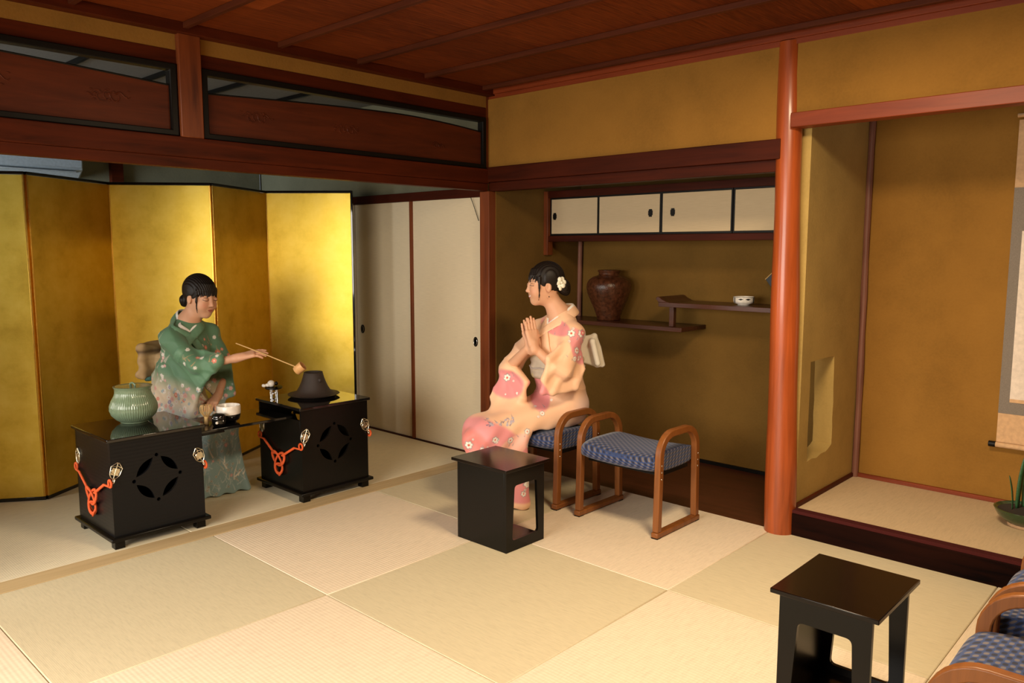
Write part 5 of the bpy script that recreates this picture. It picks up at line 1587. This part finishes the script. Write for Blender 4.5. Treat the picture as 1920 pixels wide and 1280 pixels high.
# far (right) sleeve
K.cap(G['shR'], G['elR'], 0.058, 0.054, 0.03)
K.cap(G['elR'], np.array([0.615, -0.500, 0.720]), 0.048, 0.036, 0.02)
K.poly([(0.585, -0.460, 0.745), (0.660, -0.500, 0.720), (0.735, -0.500, 0.650), (0.738, -0.530, 0.575), (0.700, -0.560, 0.518), (0.600, -0.590, 0.503), (0.555, -0.570, 0.560)], 0.018, 0.025)
# lap and skirt
K.cap(G['pelvis'] + (0.035, -0.02, 0.0), G['kneeL'] + (0.0, 0.02, 0.0), 0.106, 0.086, 0.05)
K.cap(G['pelvis'] + (-0.065, -0.02, 0.0), G['kneeR'] + (0.01, 0, 0), 0.102, 0.084, 0.05)
K.cap(G['kneeL'] + (0, 0.02, -0.01), (0.790, -0.640, 0.03), 0.086, 0.034, 0.05)
K.cap(G['kneeR'], (0.665, -0.620, 0.03), 0.084, 0.040, 0.05)
K.poly([(0.612, -0.800, 0.375), (0.800, -0.585, 0.372), (0.842, -0.620, 0.030), (0.712, -0.770, 0.020), (0.640, -0.810, 0.25)], 0.026, 0.04)
K.poly([(0.540, -0.720, 0.375), (0.750, -0.560, 0.360), (0.790, -0.580, 0.030), (0.600, -0.690, 0.020)], 0.026, 0.04)
K.half((0, 0, -1), -0.006, 0.004)
# the seat flattens the cloth on the cushion
K.box((0.735, -0.10, 0.20), (0.32, 0.445, 0.204), 0.01)
K2 = K
def d2(P):
    z = P[:, 2]; a = P @ RT; b = P @ TW
    f = 0.0060 * (np.abs(np.sin(27 * (a * 0.7 + 0.6 * z) + 3 * np.sin(6 * z + 3 * b))) - 0.5) * sm(z, 0.5, 0.62) * (1 - sm(z, 0.88, 0.95))
    f += 0.0045 * (np.abs(np.sin(40 * (a * 0.45 - z * 0.7) + 4 * np.sin(8 * a + 2 * b))) - 0.5) * sm(z, 0.6, 0.75) * (1 - sm(z, 0.88, 0.95))
    f += 0.0045 * np.sin(60 * (a - 0.3 * z) + 2.5 * np.sin(9 * z)) * (1 - sm(z, 0.36, 0.5))
    return f
V, Q = grow(K, (0.40, -0.86, -0.02), (1.10, -0.08, 1.06), 0.0040, d2)
Nn = vnormals(V, Q)
peach = np.array([0.86, 0.52, 0.32]); pinkc = (0.74, 0.27, 0.27)
C = np.tile(peach, (len(V), 1)) * (1 + 0.03 * nzf(V, 10, 5))[:, None]
av = (V - np.array(o2)) @ RT; bv = (V - np.array(o2)) @ TW; z = V[:, 2]
def patch(C, ca, cz, ra, rz, col=pinkc, k=1.0, rot=0.0, bmin=-9, soft=0.12):
    x_ = av - ca; z_ = z - cz
    xr = x_ * math.cos(rot) + z_ * math.sin(rot); zr = -x_ * math.sin(rot) + z_ * math.cos(rot)
    d = np.sqrt((xr / ra) ** 2 + (zr / rz) ** 2) + 0.10 * nzf(V, 22, 9)
    return mixc(C, col, (1 - sm(d, 1 - soft, 1 + soft)) * k * (bv > bmin))
C = patch(C, 0.02, 0.955, 0.075, 0.042, rot=-0.25)           # upper chest
C = patch(C, 0.14, 0.86, 0.045, 0.10, rot=0.25)               # upper sleeve
C = patch(C, -0.245, 0.64, 0.10, 0.075, bmin=-0.5)            # far sleeve
C = patch(C, -0.07, 0.60, 0.055, 0.10, rot=0.3)
C = patch(C, -0.33, 0.385, 0.17, 0.085, rot=-0.35)
C = patch(C, -0.42, 0.30, 0.10, 0.13, col=(0.70, 0.22, 0.19), rot=0.1)
C = patch(C, -0.22, 0.30, 0.12, 0.10, rot=-0.3)
C = patch(C, -0.16, 0.10, 0.12, 0.06)
C = patch(C, -0.10, 0.20, 0.06, 0.05, col=(0.80, 0.42, 0.42))
C = patch(C, -0.20, 0.34, 0.09, 0.05, col=(0.86, 0.46, 0.36), rot=0.5)
C = patch(C, -0.41, 0.25, 0.05, 0.06, col=(0.88, 0.62, 0.50), soft=0.3)
C = mixc(C, (0.88, 0.66, 0.60), sm(av, 0.10, 0.20) * (1 - sm(z, 0.52, 0.62)) * 0.7)
r_ = np.random.default_rng(9)
face = np.nonzero(Nn @ TW > 0.0)[0]
def near(pa, pz):
    q = (V[face] - np.array(o2)); d = (q @ RT - pa) ** 2 + (q[:, 2] - pz) ** 2 - 0.004 * (q @ TW)
    return face[np.argmin(d)]
outl = (0.30, 0.24, 0.26)
big = [(0.175, 0.895), (0.155, 0.925), (0.13, 0.84), (-0.01, 0.96), (0.10, 0.93), (-0.37, 0.335), (-0.30, 0.385), (-0.26, 0.30), (-0.44, 0.35), (-0.13, 0.41), (-0.14, 0.27), (-0.15, 0.09), (-0.13, 0.14), (-0.24, 0.67), (-0.20, 0.22), (-0.34, 0.24), (-0.40, 0.28), (-0.22, 0.37), (-0.08, 0.33), (0.12, 0.80), (-0.05, 0.50)]
C = flowers(C, V, Nn, [near(*q) for q in big[1:]], 0.022, (0.85, 0.80, 0.70), (0.60, 0.08, 0.04), 6, r_, edge=outl)
C = flowers(C, V, Nn, [near(0.185, 0.900)], 0.034, (0.85, 0.80, 0.70), (0.60, 0.08, 0.04), 6, r_, edge=outl)
C = flowers(C, V, Nn, [near(0.165, 0.930)], 0.020, (0.72, 0.16, 0.16), (0.9, 0.8, 0.6), 6, r_, edge=outl)
sm_ids = [near(q[0] + r_.uniform(-0.05, 0.05), q[1] + r_.uniform(-0.045, 0.045)) for q in big for _ in range(3)]
C = flowers(C, V, Nn, sm_ids[::2], 0.009, (0.85, 0.78, 0.68), (0.5, 0.12, 0.10), 5, r_, edge=outl)
C = stems(C, V, Nn, sm_ids[1::2], 0.030, 0.0030, (0.28, 0.26, 0.28), r_)
C = flowers(C, V, Nn, [near(-0.02, 0.985), near(-0.25, 0.585), near(-0.19, 0.60), near(0.0, 0.56), near(0.14, 0.79)], 0.008, (0.9, 0.85, 0.78), (0.9, 0.8, 0.5), 5, r_)
lapb = [near(-0.30 + r_.uniform(-0.06, 0.10), 0.468 + r_.uniform(-0.02, 0.02)) for _ in range(26)]
C = stems(C, V, Nn, lapb, 0.030, 0.0035, (0.16, 0.15, 0.22), r_)
C = flowers(C, V, Nn, lapb[::2], 0.009, (0.42, 0.40, 0.45), (0.6, 0.2, 0.3), 5, r_)
mesh_obj('kimono', V, Q, M['silk'], w2, C, o2)

ch2 = (-RT * 0.80 + TW * 0.60); sd2 = np.cross(ch2, UP)
def pt2(f, s, z): return np.array([0.802, -0.288, 0]) + ch2 * f + sd2 * s + UP * z
mpeach = m_plain('peach_silk_collar', (0.86, 0.54, 0.34), 0.55, var=0.03)
ctr2 = (0.802, -0.288)
CP2 = [(-0.100, 0.0, 1.045), (-0.066, 0.050, 1.043), (-0.005, 0.070, 1.018), (0.055, 0.054, 0.985), (0.090, 0.018, 0.950), (0.115, -0.020, 0.905), (0.13, -0.040, 0.855), (0.13, -0.05, 0.81)]
for sgn in (1, -1):
    p_ = drape(K2, *ctr2, collar(pt2, [(f, q * 0.86, z_ + 0.014) for f, q, z_ in CP2[:6]], sgn), -0.002 + (0.002 if sgn < 0 else 0), 0.056, 0.99)
    mb = band('u', p_, 0.036, 0.007, nrmc(p_, *ctr2), None, w2); mb.xform(Matrix.Translation(-Vector(o2))); mb.build('under_collar', M['whitecloth'], w2, smooth=80)
for sgn in (1, -1):
    p_ = drape(K2, *ctr2, collar(pt2, CP2, sgn), 0.004 + (0.004 if sgn < 0 else 0), 0.064, 0.99)
    mb = band('c', p_, 0.050, 0.010, nrmc(p_, *ctr2), None, w2); mb.xform(Matrix.Translation(-Vector(o2))); mb.build('collar', mpeach, w2, smooth=80)
# obi round the waist
OB = SDF()
RW = frame_of(ch2)
for zz in (0.690, 0.730, 0.770): OB.ell((0.790, -0.297, zz), (0.146, 0.150, 0.05), 0.03, RW)
OB.half((0, 0, 1), 0.805, 0.008).half((0, 0, -1), -0.662, 0.008)
V, Q = grow(OB, (0.60, -0.49, 0.63), (1.0, -0.10, 0.83), 0.0035, lambda P: 0.0018 * np.sin(P[:, 2] * 110 + 2 * np.sin(P[:, 0] * 22)))
Nn = vnormals(V, Q)
C = np.tile(np.array([0.50, 0.42, 0.32]), (len(V), 1)) * (1 + 0.12 * nzf(V, 80, 2))[:, None]
C = flowers(C, V, Nn, np.random.default_rng(3).choice(len(V), 40), 0.018, (0.60, 0.52, 0.26), (0.72, 0.65, 0.5), 6)
mesh_obj('obi', V, Q, M['obi'], w2, C, o2)
cdp = [tuple(np.array((0.790, -0.297, 0.728)) + RW @ np.array([0.150 * math.cos(a), 0.1535 * math.sin(a), 0.004 * math.sin(8 * a)])) for a in np.linspace(0, 2 * PI, 60)[:-1]]
mb = MB().tube(cdp, 0.0045, 8, closed=True); mb.xform(Matrix.Translation(-Vector(o2))); mb.build('obi_cord', m_plain('grey_braid', (0.42, 0.36, 0.32), 0.6, scale=200, var=0.5), w2, smooth=80)
# pale bow at the back
OB = SDF()
bc = np.array([0.905, -0.185, 0.81])
OB.poly([bc + RT * 0.045 + UP * 0.085, bc + RT * 0.072 + UP * 0.02, bc + RT * 0.092 - UP * 0.075, bc + RT * 0.062 - UP * 0.078, bc - RT * 0.03 - UP * 0.05, bc - RT * 0.03 + UP * 0.07], 0.012, 0.01)
OB.poly([bc + TW * 0.05 + RT * 0.03 + UP * 0.06, bc + TW * 0.05 + RT * 0.06 - UP * 0.06, bc - TW * 0.11 + RT * 0.05 - UP * 0.06, bc - TW * 0.11 + RT * 0.02 + UP * 0.06], 0.016, 0.01)
V, Q = grow(OB, bc - 0.2, bc + 0.2, 0.004)
mesh_obj('obi_bow', V, Q, M['obi'], w2, np.tile(np.array([0.72, 0.66, 0.54]), (len(V), 1)), o2)
